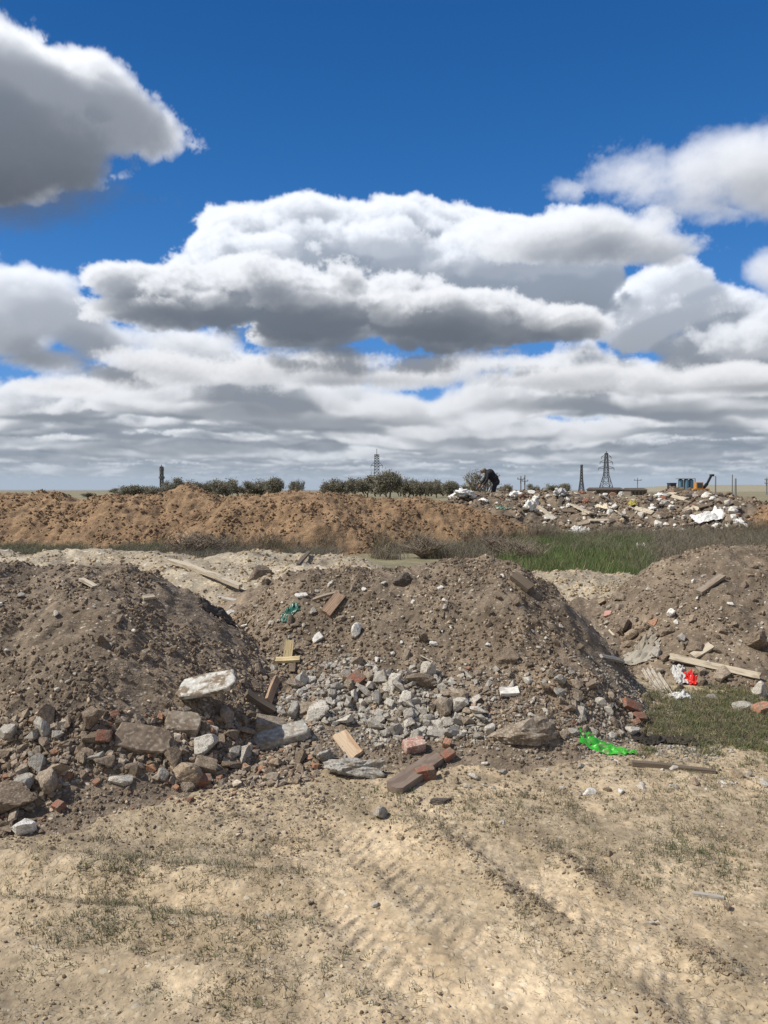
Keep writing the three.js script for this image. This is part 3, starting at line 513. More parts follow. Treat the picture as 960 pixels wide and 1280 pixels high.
function block(name, label, category, px, py, geo, mat, size, turn, tilt = [0, 0], sink = 0.2) {
  const p = at(px, py), n = landNormal(p.x, p.z, 0.12), m = top(name, geo, mat, label, category);
  m.quaternion.setFromUnitVectors(UPV, n).multiply(tmpQ.setFromAxisAngle(UPV, turn)).multiply(tmpQ.setFromEuler(new THREE.Euler(tilt[0], 0, tilt[1])));
  m.scale.set(...size); geo.computeBoundingBox(); const h = (geo.boundingBox.max.y - geo.boundingBox.min.y) * size[1]; m.position.copy(p).addScaledVector(n, h * (0.5 - sink));
  placed.push([px, py, Math.max(size[0], size[2]) * 0.5 * 924 / p.dist * (geo.boundingBox.max.x > 0.7 ? 1.6 : 0.9)]); return m;
}
const crackedSlab = (seed, w, t, l) => { const r = rng(seed), sh = new THREE.Shape(), pts = []; const N = 16; for (let i = 0; i < N; i++) { const a = i / N * 6.283, q = 1 / Math.max(Math.abs(Math.cos(a)), Math.abs(Math.sin(a))); const k = Math.min(q, 1.25) * (0.9 + 0.14 * r()); pts.push([Math.cos(a) * k * l / 2, Math.sin(a) * k * w / 2]); } pts.forEach(([x, y], i) => i ? sh.lineTo(x, y) : sh.moveTo(x, y)); sh.closePath(); const g = new THREE.ExtrudeGeometry(sh, { depth: t, bevelEnabled: true, bevelThickness: 0.006, bevelSize: 0.006, bevelSegments: 1 }); g.rotateX(-Math.PI / 2); g.translate(0, -t / 2, 0); return boxUV(g, 1.6); };
// flat pale slab on the flank of the first mound
{ const m = top('concrete_slab', crackedSlab(3, 0.18, 0.022, 0.36), rockMat(99, [0.47, 0.455, 0.41], [0.20, 0.155, 0.11], [0.50, 0.49, 0.46], -0.03), 'flat pale concrete slab jutting out of the soil mound flank', 'slab'), A = at(226, 866), C = A.clone().add(new THREE.Vector3(0.33, 0.075, 0.03)); between(m, A, C, 0.02, 0, new THREE.Vector3(-0.12, 0.9, 0.42)); placed.push([250, 860, 26], [285, 855, 16]); }
block('concrete_slab', 'small slab propped below the flat pale slab, one dark broken edge', 'slab', 228, 907, crackedSlab(5, 0.13, 0.04, 0.19), R.dirtyConcrete, [1, 1, 1], 0.25, [0.1, 0.1], 0.1);
block('concrete_slab', 'thin brown slab leaning over a dark hollow among the brick bits', 'slab', 178, 928, crackedSlab(8, 0.16, 0.04, 0.30), R.brownStone, [1, 1, 1], 0.1, [0.12, 0.05], 0.1);
block('concrete_block', 'rectangular beige block lying on a grey slab beside the chunk heap', 'block', 333, 914, new THREE.BoxGeometry(1, 1, 1).clone(), R.dirtyConcrete, [0.17, 0.065, 0.10], 0.22, [0.05, 0.06], -0.25);
block('concrete_slab', 'grey slab with a ragged edge under the rectangular beige block', 'slab', 352, 922, crackedSlab(12, 0.13, 0.045, 0.34), R.greyConcrete, [1, 1, 1], 0.22, [0.08, 0.12], 0.25);
block('concrete_lump', 'rough white stone at the corner of the picture, lowest of the pile', 'stone', 31, 1036, STONES[3], R.plaster, [0.072, 0.07, 0.06], 0.4, [0, 0], 0.25);
block('concrete_lump', 'large pale angular stone above the brown brick bits', 'stone', 255, 934, STONES[6], R.paleConcrete, [0.088, 0.09, 0.07], 0.9, [0.2, 0.3], 0.2);
block('plaster_shard', 'upright white shard standing behind the large pale angular stone', 'shard', 265, 912, FLATS[1], R.plaster, [0.045, 0.05, 0.04], 0.2, [1.2, 0.3], 0.1);
block('concrete_lump', 'long grey lump with white flecks on the bare slope foot', 'stone', 150, 978, STONES[8], R.paleConcrete, [0.075, 0.05, 0.04], 0.1, [0, 0], 0.2);
block('stone_lump', 'brown rock slab under the orange brick layer at the picture edge', 'stone', 18, 1008, STONES[9], R.brownStone, [0.14, 0.10, 0.09], 0.2, [0, 0.1], 0.2);
block('brick_piece', 'orange brick layer on the brown rock at the picture edge', 'brick', 14, 989, BRICKS[0], R.orangeBrick, [0.16, 0.06, 0.08], 0.1, [0.1, 0], 0.1);
block('brick_piece', 'square red brick end standing up among brown rubble', 'brick', 130, 925, BRICKS[2], R.brick, [0.085, 0.16, 0.07], 0.25, [0.5, 0.1], 0.1);
block('brick_piece', 'small dark red brick on the pale ground below the rubble', 'brick', 74, 1010, BRICKS[3], R.brick, [0.062, 0.07, 0.05], -0.5, [0.1, 0.3], 0.15);
block('brick_piece', 'brown brick stub beside white grit at the slope foot', 'brick', 254, 981, BRICKS[4], R.brick, [0.085, 0.12, 0.06], 0.3, [0.2, 0], 0.15);
block('brick_piece', 'rounded orange brick bit high on the rubble of the slab mound', 'brick', 143, 894, BRICKS[3], R.orangeBrick, [0.05, 0.07, 0.045], 0.9, [0.3, 0.2], 0.2);
block('brick_piece', 'ochre brick block in the shade below the large pale stone', 'brick', 256, 961, BRICKS[0], R.tanStone, [0.13, 0.12, 0.08], 0.15, [0.15, 0], 0.15);
block('brick_piece', 'pinkish brick bat with a white face below the chunk heap', 'brick', 518, 937, BRICKS[1], R.plaster, [0.14, 0.13, 0.085], 0.35, [0.1, 0.05], 0.12).material = rockMat(97, [0.46, 0.32, 0.26], [0.36, 0.2, 0.15], [0.6, 0.52, 0.46], 0.1);
block('brick_piece', 'red brick half leaning against the dark timber slab', 'brick', 532, 974, BRICKS[2], R.brick, [0.115, 0.125, 0.075], 0.2, [0.1, 0.1], 0.05);
block('brick_piece', 'red brick bit at the upper end of the dark timber slab', 'brick', 560, 948, BRICKS[4], R.brick, [0.085, 0.1, 0.06], 0.6, [0.2, 0.2], 0.1);
block('brick_piece', 'pale pink brick bit beside a white pebble above the timber slab', 'brick', 559, 932, BRICKS[3], R.orangeBrick, [0.055, 0.08, 0.05], 1.2, [0.2, 0.1], 0.1);
block('brick_piece', 'crumbled red brick inside the top of the chunk heap', 'brick', 446, 852, BRICKS[1], R.brick, [0.12, 0.13, 0.10], 0.7, [0.4, 0.2], 0.25);
block('brick_piece', 'dark red brick lying in the gravel above the green bag', 'brick', 787, 886, BRICKS[0], R.brick, [0.155, 0.12, 0.075], 0.2, [0.3, 0.1], 0.15);
block('brick_piece', 'second dark red brick just below another in the gravel', 'brick', 797, 899, BRICKS[2], R.brick, [0.10, 0.1, 0.06], 0.4, [0.2, 0.2], 0.15);
block('brick_piece', 'pale orange brick chip by the grey cube stone', 'brick', 794, 904, BRICKS[3], R.orangeBrick, [0.05, 0.06, 0.04], 0.8, [0.2, 0.2], 0.0);
block('brick_piece', 'orange brick at the picture edge on the green grass', 'brick', 953, 890, BRICKS[1], R.orangeBrick, [0.17, 0.12, 0.09], 0.5, [0.1, 0.1], 0.15);
block('concrete_lump', 'grey cube stone at the tip of the gravel by the grass', 'stone', 788, 916, STONES[5], R.paleConcrete, [0.062, 0.07, 0.05], 0.3, [0, 0], 0.2);
block('concrete_lump', 'big half buried concrete lump beside the green bag', 'stone', 652, 923, stoneGeometry(301, 9, 12, [1, 0.5, 0.55], 0.2), R.dirtyConcrete, [0.225, 0.17, 0.2], 0.05, [0.1, 0], 0.38);
block('concrete_lump', 'grey crumbling concrete lump in front of the chunk heap', 'stone', 446, 967, stoneGeometry(302, 9, 14, [1, 0.6, 0.7], 0.38), R.greyConcrete, [0.16, 0.13, 0.13], 0.1, [0, 0], 0.2);
block('concrete_lump', 'round speckled concrete lump beside the painted board', 'stone', 405, 951, stoneGeometry(303, 7, 14, [1, 0.9, 0.9], 0.25), R.greyConcrete, [0.062, 0.062, 0.06], 0.5, [0, 0], 0.2);
block('concrete_lump', 'pale concrete crumb next to the big half buried lump', 'stone', 612, 913, LUMPS[5], R.paleConcrete, [0.05, 0.045, 0.05], 0.5, [0, 0], 0.3);
block('concrete_lump', 'grey speckled stone at the grass edge near the picture side', 'stone', 929, 889, STONES[12], R.greyConcrete, [0.10, 0.06, 0.07], 0.2, [0, 0], 0.2);
block('concrete_lump', 'upright grey stone below the end of the long plank', 'stone', 948, 872, STONES[2], R.paleConcrete, [0.08, 0.10, 0.06], 0.4, [0.1, 0.1], 0.2);
block('stone_lump', 'round white stone alone on the brown slope of the plank mound', 'stone', 839, 767, LUMPS[6], R.paleConcrete, [0.06, 0.06, 0.06], 0.4, [0, 0], 0.2).material = R.plaster;
block('clay_shard', 'bright orange clay shard near the round white stone', 'shard', 818, 778, FLATS[2], R.orangeBrick, [0.062, 0.06, 0.06], 0.2, [0.3, 0.1], 0.1);
block('clay_shard', 'pink clay shard higher up in the gap', 'shard', 760, 768, FLATS[3], R.orangeBrick, [0.062, 0.06, 0.07], 0.9, [0.3, 0.1], 0.1).material = rockMat(98, [0.5, 0.26, 0.21], [0.36, 0.22, 0.18], [0.58, 0.4, 0.34], 0.15);
block('stone_lump', 'brown block in the gap, upper of the two big ones', 'stone', 783, 783, STONES[7], R.brownStone, [0.085, 0.1, 0.08], 0.6, [0.2, 0.2], 0.2);
block('stone_lump', 'brown block in the gap, lower of the two big ones', 'stone', 792, 796, STONES[10], R.tanStone, [0.078, 0.075, 0.07], 1.4, [0.2, 0.1], 0.2);
block('stone_lump', 'big dark boulder half buried in the plank mound slope', 'stone', 941, 806, LUMPS[3], R.brownStone, [0.10, 0.13, 0.09], 0.4, [0.2, 0.1], 0.35);
block('stone_lump', 'big brown boulder bedded in the front of the chunk mound', 'stone', 636, 825, STONES[1], R.brownStone, [0.09, 0.10, 0.09], 0.4, [0.2, 0.1], 0.3);
block('stone_lump', 'dark dished lump under the bent wire on the chunk mound', 'stone', 528, 854, LUMPS[0], R.brownStone, [0.13, 0.06, 0.08], 0.1, [0.2, 0.1], 0.3);
block('stone_lump', 'dark crusty lump high on the chunk mound', 'stone', 505, 727, LUMPS[7], R.darkRock, [0.10, 0.065, 0.08], 0.2, [0.2, 0], 0.3);
block('stone_lump', 'brown lump at the head of the saddle between two mounds', 'stone', 322, 722, STONES[4], R.brownStone, [0.13, 0.11, 0.1], 0.3, [0.2, 0], 0.3);
block('stone_lump', 'second brown lump at the head of the saddle, smaller', 'stone', 334, 729, STONES[11], R.brownStone, [0.1, 0.085, 0.08], 1.3, [0.2, 0], 0.3);
block('plaster_shard', 'white plaster shard on the brown slope beside the broken plank', 'shard', 377, 746, FLATS[0], R.plaster, [0.055, 0.06, 0.06], 0.5, [0.5, 0.2], 0.1);
block('plaster_shard', 'white plaster lump above the chunk heap', 'shard', 396, 800, STONES[13], R.plaster, [0.06, 0.05, 0.05], 0.5, [0.2, 0.2], 0.2);
block('plaster_shard', 'cream lump beside the white plaster lump', 'shard', 448, 793, STONES[0], R.plaster, [0.06, 0.055, 0.05], 1.5, [0.2, 0.2], 0.25);
block('clod', 'dark brown crust of turf on the bare ground', 'clod', 549, 1003, LUMPS[5], R.darkRock, [0.07, 0.03, 0.04], 0.1, [0, 0], 0.3);
block('stone_lump', 'grey pebbly stone alone on the track', 'stone', 475, 1020, STONES[2], R.greyConcrete, [0.05, 0.04, 0.035], 0.6, [0, 0], 0.2);
block('stone_lump', 'pale grey stone on the ground near the dark rag', 'stone', 843, 962, STONES[8], R.paleConcrete, [0.035, 0.03, 0.03], 0.6, [0, 0], 0.2);
// timber
plank('plank', 'long weathered plank lying down the pale saddle slope', 'plank', [207, 707], [300, 739], 0.07, 0.035, Wd.pale, { seed: 2, sunk: 0.02 });
plank('stick', 'short grey stick below the long weathered plank', 'stick', [274, 746], [296, 749], 0.035, 0.03, Wd.grey, { seed: 3 });
plank('plank', 'long pale lath leaning across the foot of the plank mound', 'plank', [838, 829], [950, 853], 0.055, 0.03, Wd.pale, { seed: 4, sunk: -0.01, roll: 0.5 });
plank('plank', 'short white board above the long pale lath', 'plank', [866, 823], [889, 809], 0.07, 0.025, Wd.grey, { seed: 5, sunk: 0.01 }).material = Wd.pale;
plank('plank', 'weathered board high on the plank mound', 'plank', [873, 743], [903, 724], 0.07, 0.03, Wd.weathered, { seed: 6, sunk: 0.01 });
plank('plank', 'broken reddish board on the chunk mound slope', 'plank', [407, 769], [426, 746], 0.085, 0.03, Wd.orange, { seed: 7, sunk: -0.005, roll: 0.4, ragged: 0.08 });
plank('stick', 'thin dark stick beside the broken reddish board', 'stick', [392, 752], [424, 742], 0.025, 0.02, Wd.weathered, { seed: 8, sunk: 0.0 });
plank('plank', 'stained board with a pale orange face below the chunk heap', 'plank', [424, 921], [446, 949], 0.095, 0.02, Wd.orange, { seed: 9, sunk: 0.0, roll: 0.25, ragged: 0.12 }).material = woodMat(12, [0.40, 0.29, 0.19], [0.55, 0.43, 0.30], [0.33, 0.2, 0.11]);
plank('timber_slab', 'thick dark timber slab lying on the ground by the bricks', 'timber', [492, 990], [545, 948], 0.115, 0.034, Wd.dark, { seed: 10, sunk: 0.004, ragged: 0.12 }).material = woodMat(13, [0.17, 0.125, 0.095], [0.25, 0.19, 0.15], [0.14, 0.1, 0.075]);
plank('board', 'small white board on the gravel slope above the concrete lump', 'board', [625, 867], [648, 866], 0.06, 0.03, Wd.pale, { seed: 11, sunk: 0.0 }).material = R.plaster;
plank('stick', 'thin stick lying in the gravel slope', 'stick', [694, 883], [699, 905], 0.02, 0.018, Wd.grey, { seed: 12 });
plank('stick', 'pale stick in the gap between two mounds', 'stick', [750, 821], [776, 829], 0.03, 0.025, Wd.grey, { seed: 13 });
plank('stick', 'thin upright stick in the gap beside a white pebble', 'stick', [757, 785], [768, 797], 0.018, 0.015, Wd.pale, { seed: 14 });
plank('stick', 'dark branch lying on the bare ground beyond the green bag', 'stick', [790, 958], [895, 966], 0.04, 0.03, Wd.dark, { seed: 15, sunk: 0.015, ragged: 0.02 });
plank('stick', 'grey twig on the grassy ground near the picture side', 'stick', [866, 1119], [905, 1124], 0.018, 0.014, Wd.grey, { seed: 16, sunk: 0.004 });
plank('plank', 'dark beam end sticking out of the foot of the slab mound', 'plank', [305, 868], [340, 890], 0.06, 0.05, Wd.dark, { seed: 17, sunk: 0.02 });
plank('plank', 'split orange board standing in the rubble below the dark beam', 'plank', [335, 880], [346, 852], 0.06, 0.02, Wd.orange, { seed: 18, sunk: 0.0, roll: 0.8 });
plank('plank', 'dark stick at the top of the chunk mound saddle', 'plank', [372, 707], [386, 694], 0.04, 0.03, Wd.dark, { seed: 19, sunk: 0.0 });
plank('plank', 'dark plank end on the shaded flank at the chunk mound crest', 'plank', [640, 724], [662, 742], 0.08, 0.04, Wd.dark, { seed: 20, sunk: 0.0, roll: 0.3 });
plank('stick', 'white stick on the upper slope of the slab mound', 'stick', [101, 726], [119, 735], 0.035, 0.02, Wd.pale, { seed: 21, sunk: 0.0 });
plank('stick', 'short white stick near the crest end of the slab mound', 'stick', [178, 750], [192, 748], 0.035, 0.02, Wd.pale, { seed: 22, sunk: 0.0 });
// two yellow boards nailed in an L
{ const g = thing('board_pair', 'two yellow boards forming an upright L in the rubble', 'boards'), A = at(345, 828), B = at(375, 826), a = part(g, 'lying_board', roughBoard(A.distanceTo(B), 0.05, 0.022, 4), Wd.yellow); between(a, A, B, 0.02); lowestAlong(a, A, B, 0.005);
  const b = part(g, 'standing_board', roughBoard(0.15, 0.065, 0.018, 6), Wd.yellow), F = at(359, 825); between(b, F, F.clone().add(new THREE.Vector3(0.012, 0.13, -0.05)), 0.0, 0, new THREE.Vector3(0, 0.3, 1)); placed.push([358, 815, 12]); }
// bent wire
{ const pts = [[526, 825], [541, 836], [528, 847]].map((q, i) => { const p = at(...q); p.y += i === 1 ? 0.05 : 0.03; return p; }), c = new THREE.CurvePath(); c.add(new THREE.LineCurve3(pts[0], pts[1])); c.add(new THREE.LineCurve3(pts[1], pts[2])); top('bent_wire', new THREE.TubeGeometry(c, 24, 0.0055, 6), Wd.pale, 'pale bent wire forming a V on the chunk mound', 'wire'); }
// crumpled film, rags, sheets
const mixC = (a, b, t) => [lerp(a[0], b[0], t), lerp(a[1], b[1], t), lerp(a[2], b[2], t)];
function crumpled(w, l, seed, amp, folds, n = 26) {
  const g = new THREE.PlaneGeometry(w, l, n, n).rotateX(-Math.PI / 2), p = g.attributes.position;
  for (let i = 0; i < p.count; i++) { let x = p.getX(i), z = p.getZ(i); const e = Math.max(Math.abs(x) / w, Math.abs(z) / l) * 2, k = 1 + 0.28 * n3(Math.atan2(z, x) * 1.5 + seed, 1, 2) * e, a = Math.abs(noise2(x * folds / w + seed, z * folds / l * 0.8)), b = Math.abs(noise2(x * folds * 2.3 / w, z * folds * 2.1 / l + seed)); x *= k; z *= k; p.setXYZ(i, x + amp * 0.5 * noise2(z * 9 / l + seed, x * 7 / w), amp * (1.5 * a + 0.7 * b) * (1.15 - 0.75 * e * e) , z); }
  g.computeVertexNormals(); return g;
}
const film = (c, rough = 0.35, t = 0.25) => new THREE.MeshPhysicalMaterial({ color: new THREE.Color().setRGB(...c), roughness: rough, transmission: t, thickness: 0, side: THREE.DoubleSide });
function draped(name, label, category, px, py, w, l, seed, amp, folds, mat, turn, n = 26, far = 0) {
  const p = at(px, py), g = crumpled(w, l, seed, amp, folds, n), q = g.attributes.position, c = Math.cos(turn), s = Math.sin(turn);
  for (let i = 0; i < q.count; i++) { const x = q.getX(i), z = q.getZ(i), X = x * c + z * s, Z = -x * s + z * c; q.setXYZ(i, X, (far ? landY(p.x + X, p.z + Z, true) - landY(p.x, p.z, true) + far : landY(p.x + X, p.z + Z) - p.y + 0.006) + q.getY(i), Z); }
  g.computeVertexNormals(); const m = top(name, g, mat, label, category); m.position.copy(p); placed.push([px, py, Math.max(w, l) * 0.35 * 924 / p.dist]); return m;
}
const bagGreen = new THREE.MeshPhysicalMaterial({ map: texture(128, (u, v) => { const k = sstep(0.1, 0.35, tfbm(u, v, 5, 4, 12)); return mixC([0.055, 0.45, 0.035], [0.26, 0.27, 0.15], k * 0.7); }), roughness: 0.32, transmission: 0.1, thickness: 0, side: THREE.DoubleSide });
draped('plastic_bag', 'bright green crumpled plastic bag on the ground at the gravel foot', 'bag', 752, 936, 0.28, 0.12, 3, 0.032, 4.5, bagGreen, -0.25, 34);
draped('plastic_bag', 'green plastic scrap trailing from the bright green bag', 'bag', 786, 942, 0.10, 0.05, 5, 0.03, 3, bagGreen, -0.1);
draped('plastic_bag', 'red crumpled plastic bag at the foot of the plank mound', 'bag', 864, 852, 0.10, 0.17, 7, 0.075, 3.5, film([0.78, 0.03, 0.022], 0.3, 0.15), 0.2, 30);
draped('plastic_bag', 'grey white torn sack beside the red plastic bag', 'sack', 850, 846, 0.10, 0.26, 9, 0.06, 3.5, film([0.52, 0.51, 0.48], 0.6, 0.1), -0.2, 30);
draped('plastic_bag', 'white plastic bag below the red plastic bag', 'bag', 851, 873, 0.12, 0.13, 11, 0.07, 3.5, film([0.74, 0.74, 0.72], 0.4, 0.15), 0.3, 30);
draped('rag', 'black crumpled rag on the pale ground, closer to the green bag', 'rag', 814, 928, 0.20, 0.13, 13, 0.05, 4, std({ color: new THREE.Color().setRGB(0.032, 0.027, 0.022), side: THREE.DoubleSide }), 0.1);
draped('rag', 'dark brown rag on the pale ground at the grass edge', 'rag', 850, 929, 0.22, 0.12, 15, 0.045, 4, std({ color: new THREE.Color().setRGB(0.05, 0.04, 0.03), side: THREE.DoubleSide }), -0.1);
draped('torn_sheet', 'pale torn sheet hanging out of the gap', 'sheet', 802, 822, 0.32, 0.16, 17, 0.06, 4, std({ color: new THREE.Color().setRGB(0.34, 0.31, 0.26), side: THREE.DoubleSide }), -0.3);
draped('torn_sheet', 'brown felt sheet folded in the gap above the pale torn sheet', 'sheet', 806, 806, 0.26, 0.12, 19, 0.06, 3, std({ color: new THREE.Color().setRGB(0.27, 0.24, 0.19), side: THREE.DoubleSide }), 0.5);
draped('plastic_scrap', 'dark green plastic scrap on the saddle slope', 'scrap', 362, 768, 0.13, 0.09, 21, 0.05, 3, film([0.02, 0.12, 0.085], 0.35, 0.1), 0.3);
draped('paper_scrap', 'white paper scrap beside the dark lump on the saddle', 'scrap', 288, 765, 0.08, 0.05, 23, 0.02, 3, std({ color: new THREE.Color().setRGB(0.62, 0.61, 0.58), side: THREE.DoubleSide }), 0.3);
draped('rag', 'dark hose-like rag in the hollow of the saddle', 'rag', 273, 768, 0.26, 0.12, 25, 0.05, 3, std({ color: new THREE.Color().setRGB(0.06, 0.052, 0.045), side: THREE.DoubleSide }), 0.6);
// corrugated sheet standing in the gap
{ const A = at(810, 832), B = at(840, 880), len = A.distanceTo(B) + 0.04, g = new THREE.BoxGeometry(len, 0.006, 0.12, 30, 1, 30), p = g.attributes.position; for (let i = 0; i < p.count; i++) { const x = p.getX(i), z = p.getZ(i); p.setXYZ(i, x + 0.03 * noise2(z * 30, 4) * (x > 0 ? 1 : 0.2), p.getY(i) + 0.008 * Math.sin(z * 190) + 0.015 * noise2(x * 6, z * 8), z * (1 - 0.25 * x / len)); } g.computeVertexNormals();
  const m = top('corrugated_sheet', g, std({ map: R.greyConcrete.map, color: new THREE.Color().setRGB(1.15, 1.1, 1.02), roughness: 0.8 }), 'grey corrugated sheet strip leaning down into the grass', 'sheet'); between(m, A, B, 0.03, 0.35); lowestAlong(m, A, B, 0.05); placed.push([825, 855, 20]); }

// ---------------------------------------------------------------- loose rubble: each stone one thing
const CHUNKS = [...SHARDS, ...SHARDS, ...STONES];
const greys = [R.paleConcrete, R.greyConcrete, R.paleConcrete, R.dirtyConcrete, R.greyConcrete], browns = [R.brownStone, R.dirtyConcrete, R.brownStone, R.tanStone, R.greyConcrete, R.brownStone, R.clod];
const toneOf = new Map([[R.paleConcrete, 'pale'], [R.greyConcrete, 'grey'], [R.dirtyConcrete, 'dirt-stained'], [R.brownStone, 'brown'], [R.tanStone, 'tan'], [R.clod, 'earth-coloured'], [R.brick, 'brick red'], [R.orangeBrick, 'orange'], [R.plaster, 'white']]);
const many = (mats, geos, name, noun, where, opts) => (x, y, s, r) => { const mat = pickOf(r, mats), tone = toneOf.get(mat); stoneAt(x, y, s, pickOf(r, geos), mat, r, name, `${s > 17 ? 'large' : s > 9 ? 'small' : 'tiny'} ${tone} ${noun} ${whereIs(x, y)}`, noun.split(' ').pop(), `${tone} ${noun}s ${where}`, opts); };
const heap = [[345, 885], [372, 850], [395, 835], [425, 812], [455, 825], [480, 838], [560, 842], [580, 865], [610, 900], [600, 922], [545, 925], [505, 915], [470, 935], [450, 905], [405, 905], [395, 918], [350, 905]];
scatter(heap, [6, 29], 225, 1, 0.46, many(greys, CHUNKS, 'concrete_chunk', 'broken concrete chunk', 'in the spill on the chunk mound front', { sink: 0.12, tilt: 1.2 }));
scatter([[455, 895], [560, 890], [600, 915], [560, 930], [480, 925]], [5, 18], 55, 2, 0.48, many(greys, CHUNKS, 'concrete_chunk', 'broken concrete chunk', 'in the spill on the chunk mound front', { sink: 0.1 }));
const foot = [[-12, 905], [60, 890], [130, 900], [200, 893], [290, 885], [345, 905], [400, 935], [395, 975], [320, 985], [230, 985], [140, 960], [90, 975], [40, 1010], [-12, 1050]];
scatter(foot, [6, 31], 185, 3, 0.44, many(browns, [...CHUNKS, ...FLATS], 'rubble_stone', 'rubble stone', 'along the foot of the slab mound', { sink: 0.1, tilt: 1.3 }));
scatter([[290, 800], [345, 760], [400, 800], [380, 850], [345, 900], [305, 880]], [6, 20], 40, 4, 0.6, many(browns, CHUNKS, 'rubble_stone', 'rubble stone', 'in the hollow between the first two mounds', { sink: 0.22 }));
scatter([[570, 835], [700, 830], [800, 880], [820, 905], [770, 925], [700, 920], [640, 895], [590, 880]], [6, 20], 120, 5, 0.6, many([R.greyConcrete, R.dirtyConcrete, R.brownStone, R.paleConcrete], CHUNKS, 'gravel_stone', 'gravel stone', 'at the foot of the chunk mound by the green bag', { sink: 0.2 }));
scatter([[735, 760], [790, 740], [860, 800], [960, 850], [960, 885], [900, 880], [845, 885], [800, 870], [760, 810]], [6, 20], 75, 6, 0.6, many([R.dirtyConcrete, R.brownStone, R.tanStone, R.greyConcrete, R.brownStone], CHUNKS, 'rubble_stone', 'rubble stone', 'in the gap by the plank mound', { sink: 0.22 }));
scatter([[0, 730], [180, 720], [260, 800], [290, 880], [130, 890], [0, 890]], [4, 14], 70, 7, 1.1, many([R.clod, R.clod, R.brownStone, R.tanStone], LUMPS, 'soil_clod', 'soil clod', 'on the slab mound slope', { sink: 0.3 }));
scatter([[400, 720], [640, 712], [760, 830], [640, 840], [560, 835], [470, 830], [420, 790]], [4, 15], 80, 8, 1.1, many([R.clod, R.clod, R.brownStone, R.dirtyConcrete], LUMPS, 'soil_clod', 'soil clod', 'on the chunk mound slope', { sink: 0.3 }));
scatter([[820, 720], [960, 700], [960, 840], [850, 800]], [4, 13], 45, 9, 1.1, many([R.clod, R.clod, R.brownStone, R.tanStone], LUMPS, 'soil_clod', 'soil clod', 'on the plank mound slope', { sink: 0.3 }));
scatter([[0, 720], [180, 720], [300, 880], [0, 900]], [3, 9], 34, 10, 1.2, many([R.plaster, R.paleConcrete], STONES, 'pale_chip', 'mortar chip', 'on the slab mound slope', { sink: 0.1 }));
scatter([[360, 740], [480, 720], [640, 720], [800, 850], [640, 880], [430, 840]], [3, 11], 80, 11, 1.2, many([R.plaster, R.paleConcrete], STONES, 'pale_chip', 'mortar chip', 'on the chunk mound slope', { sink: 0.1 }));
scatter([[800, 740], [960, 700], [960, 850], [870, 830]], [3, 9], 34, 12, 1.2, many([R.plaster, R.paleConcrete], STONES, 'pale_chip', 'mortar chip', 'on the plank mound slope', { sink: 0.1 }));
scatter([[280, 740], [380, 740], [400, 830], [320, 860]], [4, 14], 34, 13, 1.0, many([R.plaster, R.paleConcrete, R.tanStone], [...STONES, ...FLATS], 'pale_chip', 'mortar chip', 'in the hollow between the first two mounds', { sink: 0.1 }));
scatter([[330, 940], [420, 950], [700, 945], [800, 955], [960, 940], [960, 985], [600, 1000], [420, 1000], [300, 990]], [4, 15], 70, 14, 1.0, many([R.paleConcrete, R.tanStone, R.greyConcrete, R.plaster], STONES, 'ground_stone', 'loose stone', 'on the bare ground below the rubble', { sink: 0.15 }));
scatter([[0, 1050], [960, 1010], [960, 1280], [0, 1280]], [3, 13], 70, 15, 1.2, many([R.tanStone, R.sandClod, R.tanStone, R.paleConcrete], STONES, 'ground_stone', 'loose pebble', 'on the trampled ground near the tyre ruts', { sink: 0.2 }));
scatter([[0, 890], [300, 880], [400, 980], [0, 1040]], [6, 15], 16, 16, 0.8, many([R.brick, R.orangeBrick], BRICKS, 'brick_chip', 'brick chip', 'along the foot of the slab mound', { sink: 0.1 }));
scatter([[560, 830], [960, 830], [960, 880], [700, 930]], [6, 14], 14, 17, 0.8, many([R.brick, R.orangeBrick], BRICKS, 'brick_chip', 'brick chip', 'in the gravel by the green bag', { sink: 0.1 }));

// ---------------------------------------------------------------- what nobody could count: crumbs of soil and grit, laid over each mound and the ground
function crumbs(name, label, box, count, sizes, geos, mat, tints, accept, seed, heightAt) {
  const r = rng(seed), per = Math.ceil(count / geos.length), o = new THREE.Object3D(), n = new THREE.Vector3(), c = new THREE.Color();
  geos.forEach((geo) => {
    const m = new THREE.InstancedMesh(geo, mat, per); let k = 0, tries = 0;
    while (k < per && tries++ < per * 8) {
      const x = lerp(box[0], box[1], r()), d = lerp(box[2], box[3], r()), y = heightAt(x, -d); if (!accept(x, y, d, r)) continue;
      const q = r(), s = lerp(sizes[0], sizes[1], q * q * q * q), e = 0.03; n.set(heightAt(x - e, -d) - heightAt(x + e, -d), 2 * e, heightAt(x, -d - e) - heightAt(x, -d + e)).normalize();
      o.position.set(x, y, -d).addScaledVector(n, s * 0.25); o.quaternion.setFromUnitVectors(UPV, n); o.rotateY(r() * 6.28); o.rotateX((r() - 0.5)); o.scale.setScalar(s); o.updateMatrix(); m.setMatrixAt(k, o.matrix);
      const t = tints[Math.floor(Math.pow(r(), 2.2) * tints.length)], b = 0.75 + 0.5 * r(); m.setColorAt(k, c.setRGB(t[0] * b, t[1] * b, t[2] * b)); k++;
    }
    m.count = k; m.name = numbered(name); shadows(m); tag(m, label, 'crumbs', null, 'stuff'); scene.add(m);
  });
}
const PEB = [...Array(3).keys()].map((i) => stoneGeometry(i + 200, 1, 9, [1, 0.66, 0.8], 0.1));
const CRUMB = [...Array(3).keys()].map((i) => stoneGeometry(i + 210, 2, 12, [1, 0.75, 0.85], 0.18));
const soilTints = [[1, 1, 1], [0.85, 0.83, 0.8], [1.25, 1.22, 1.18], [1.6, 1.58, 1.52], [2.6, 2.7, 2.75]];
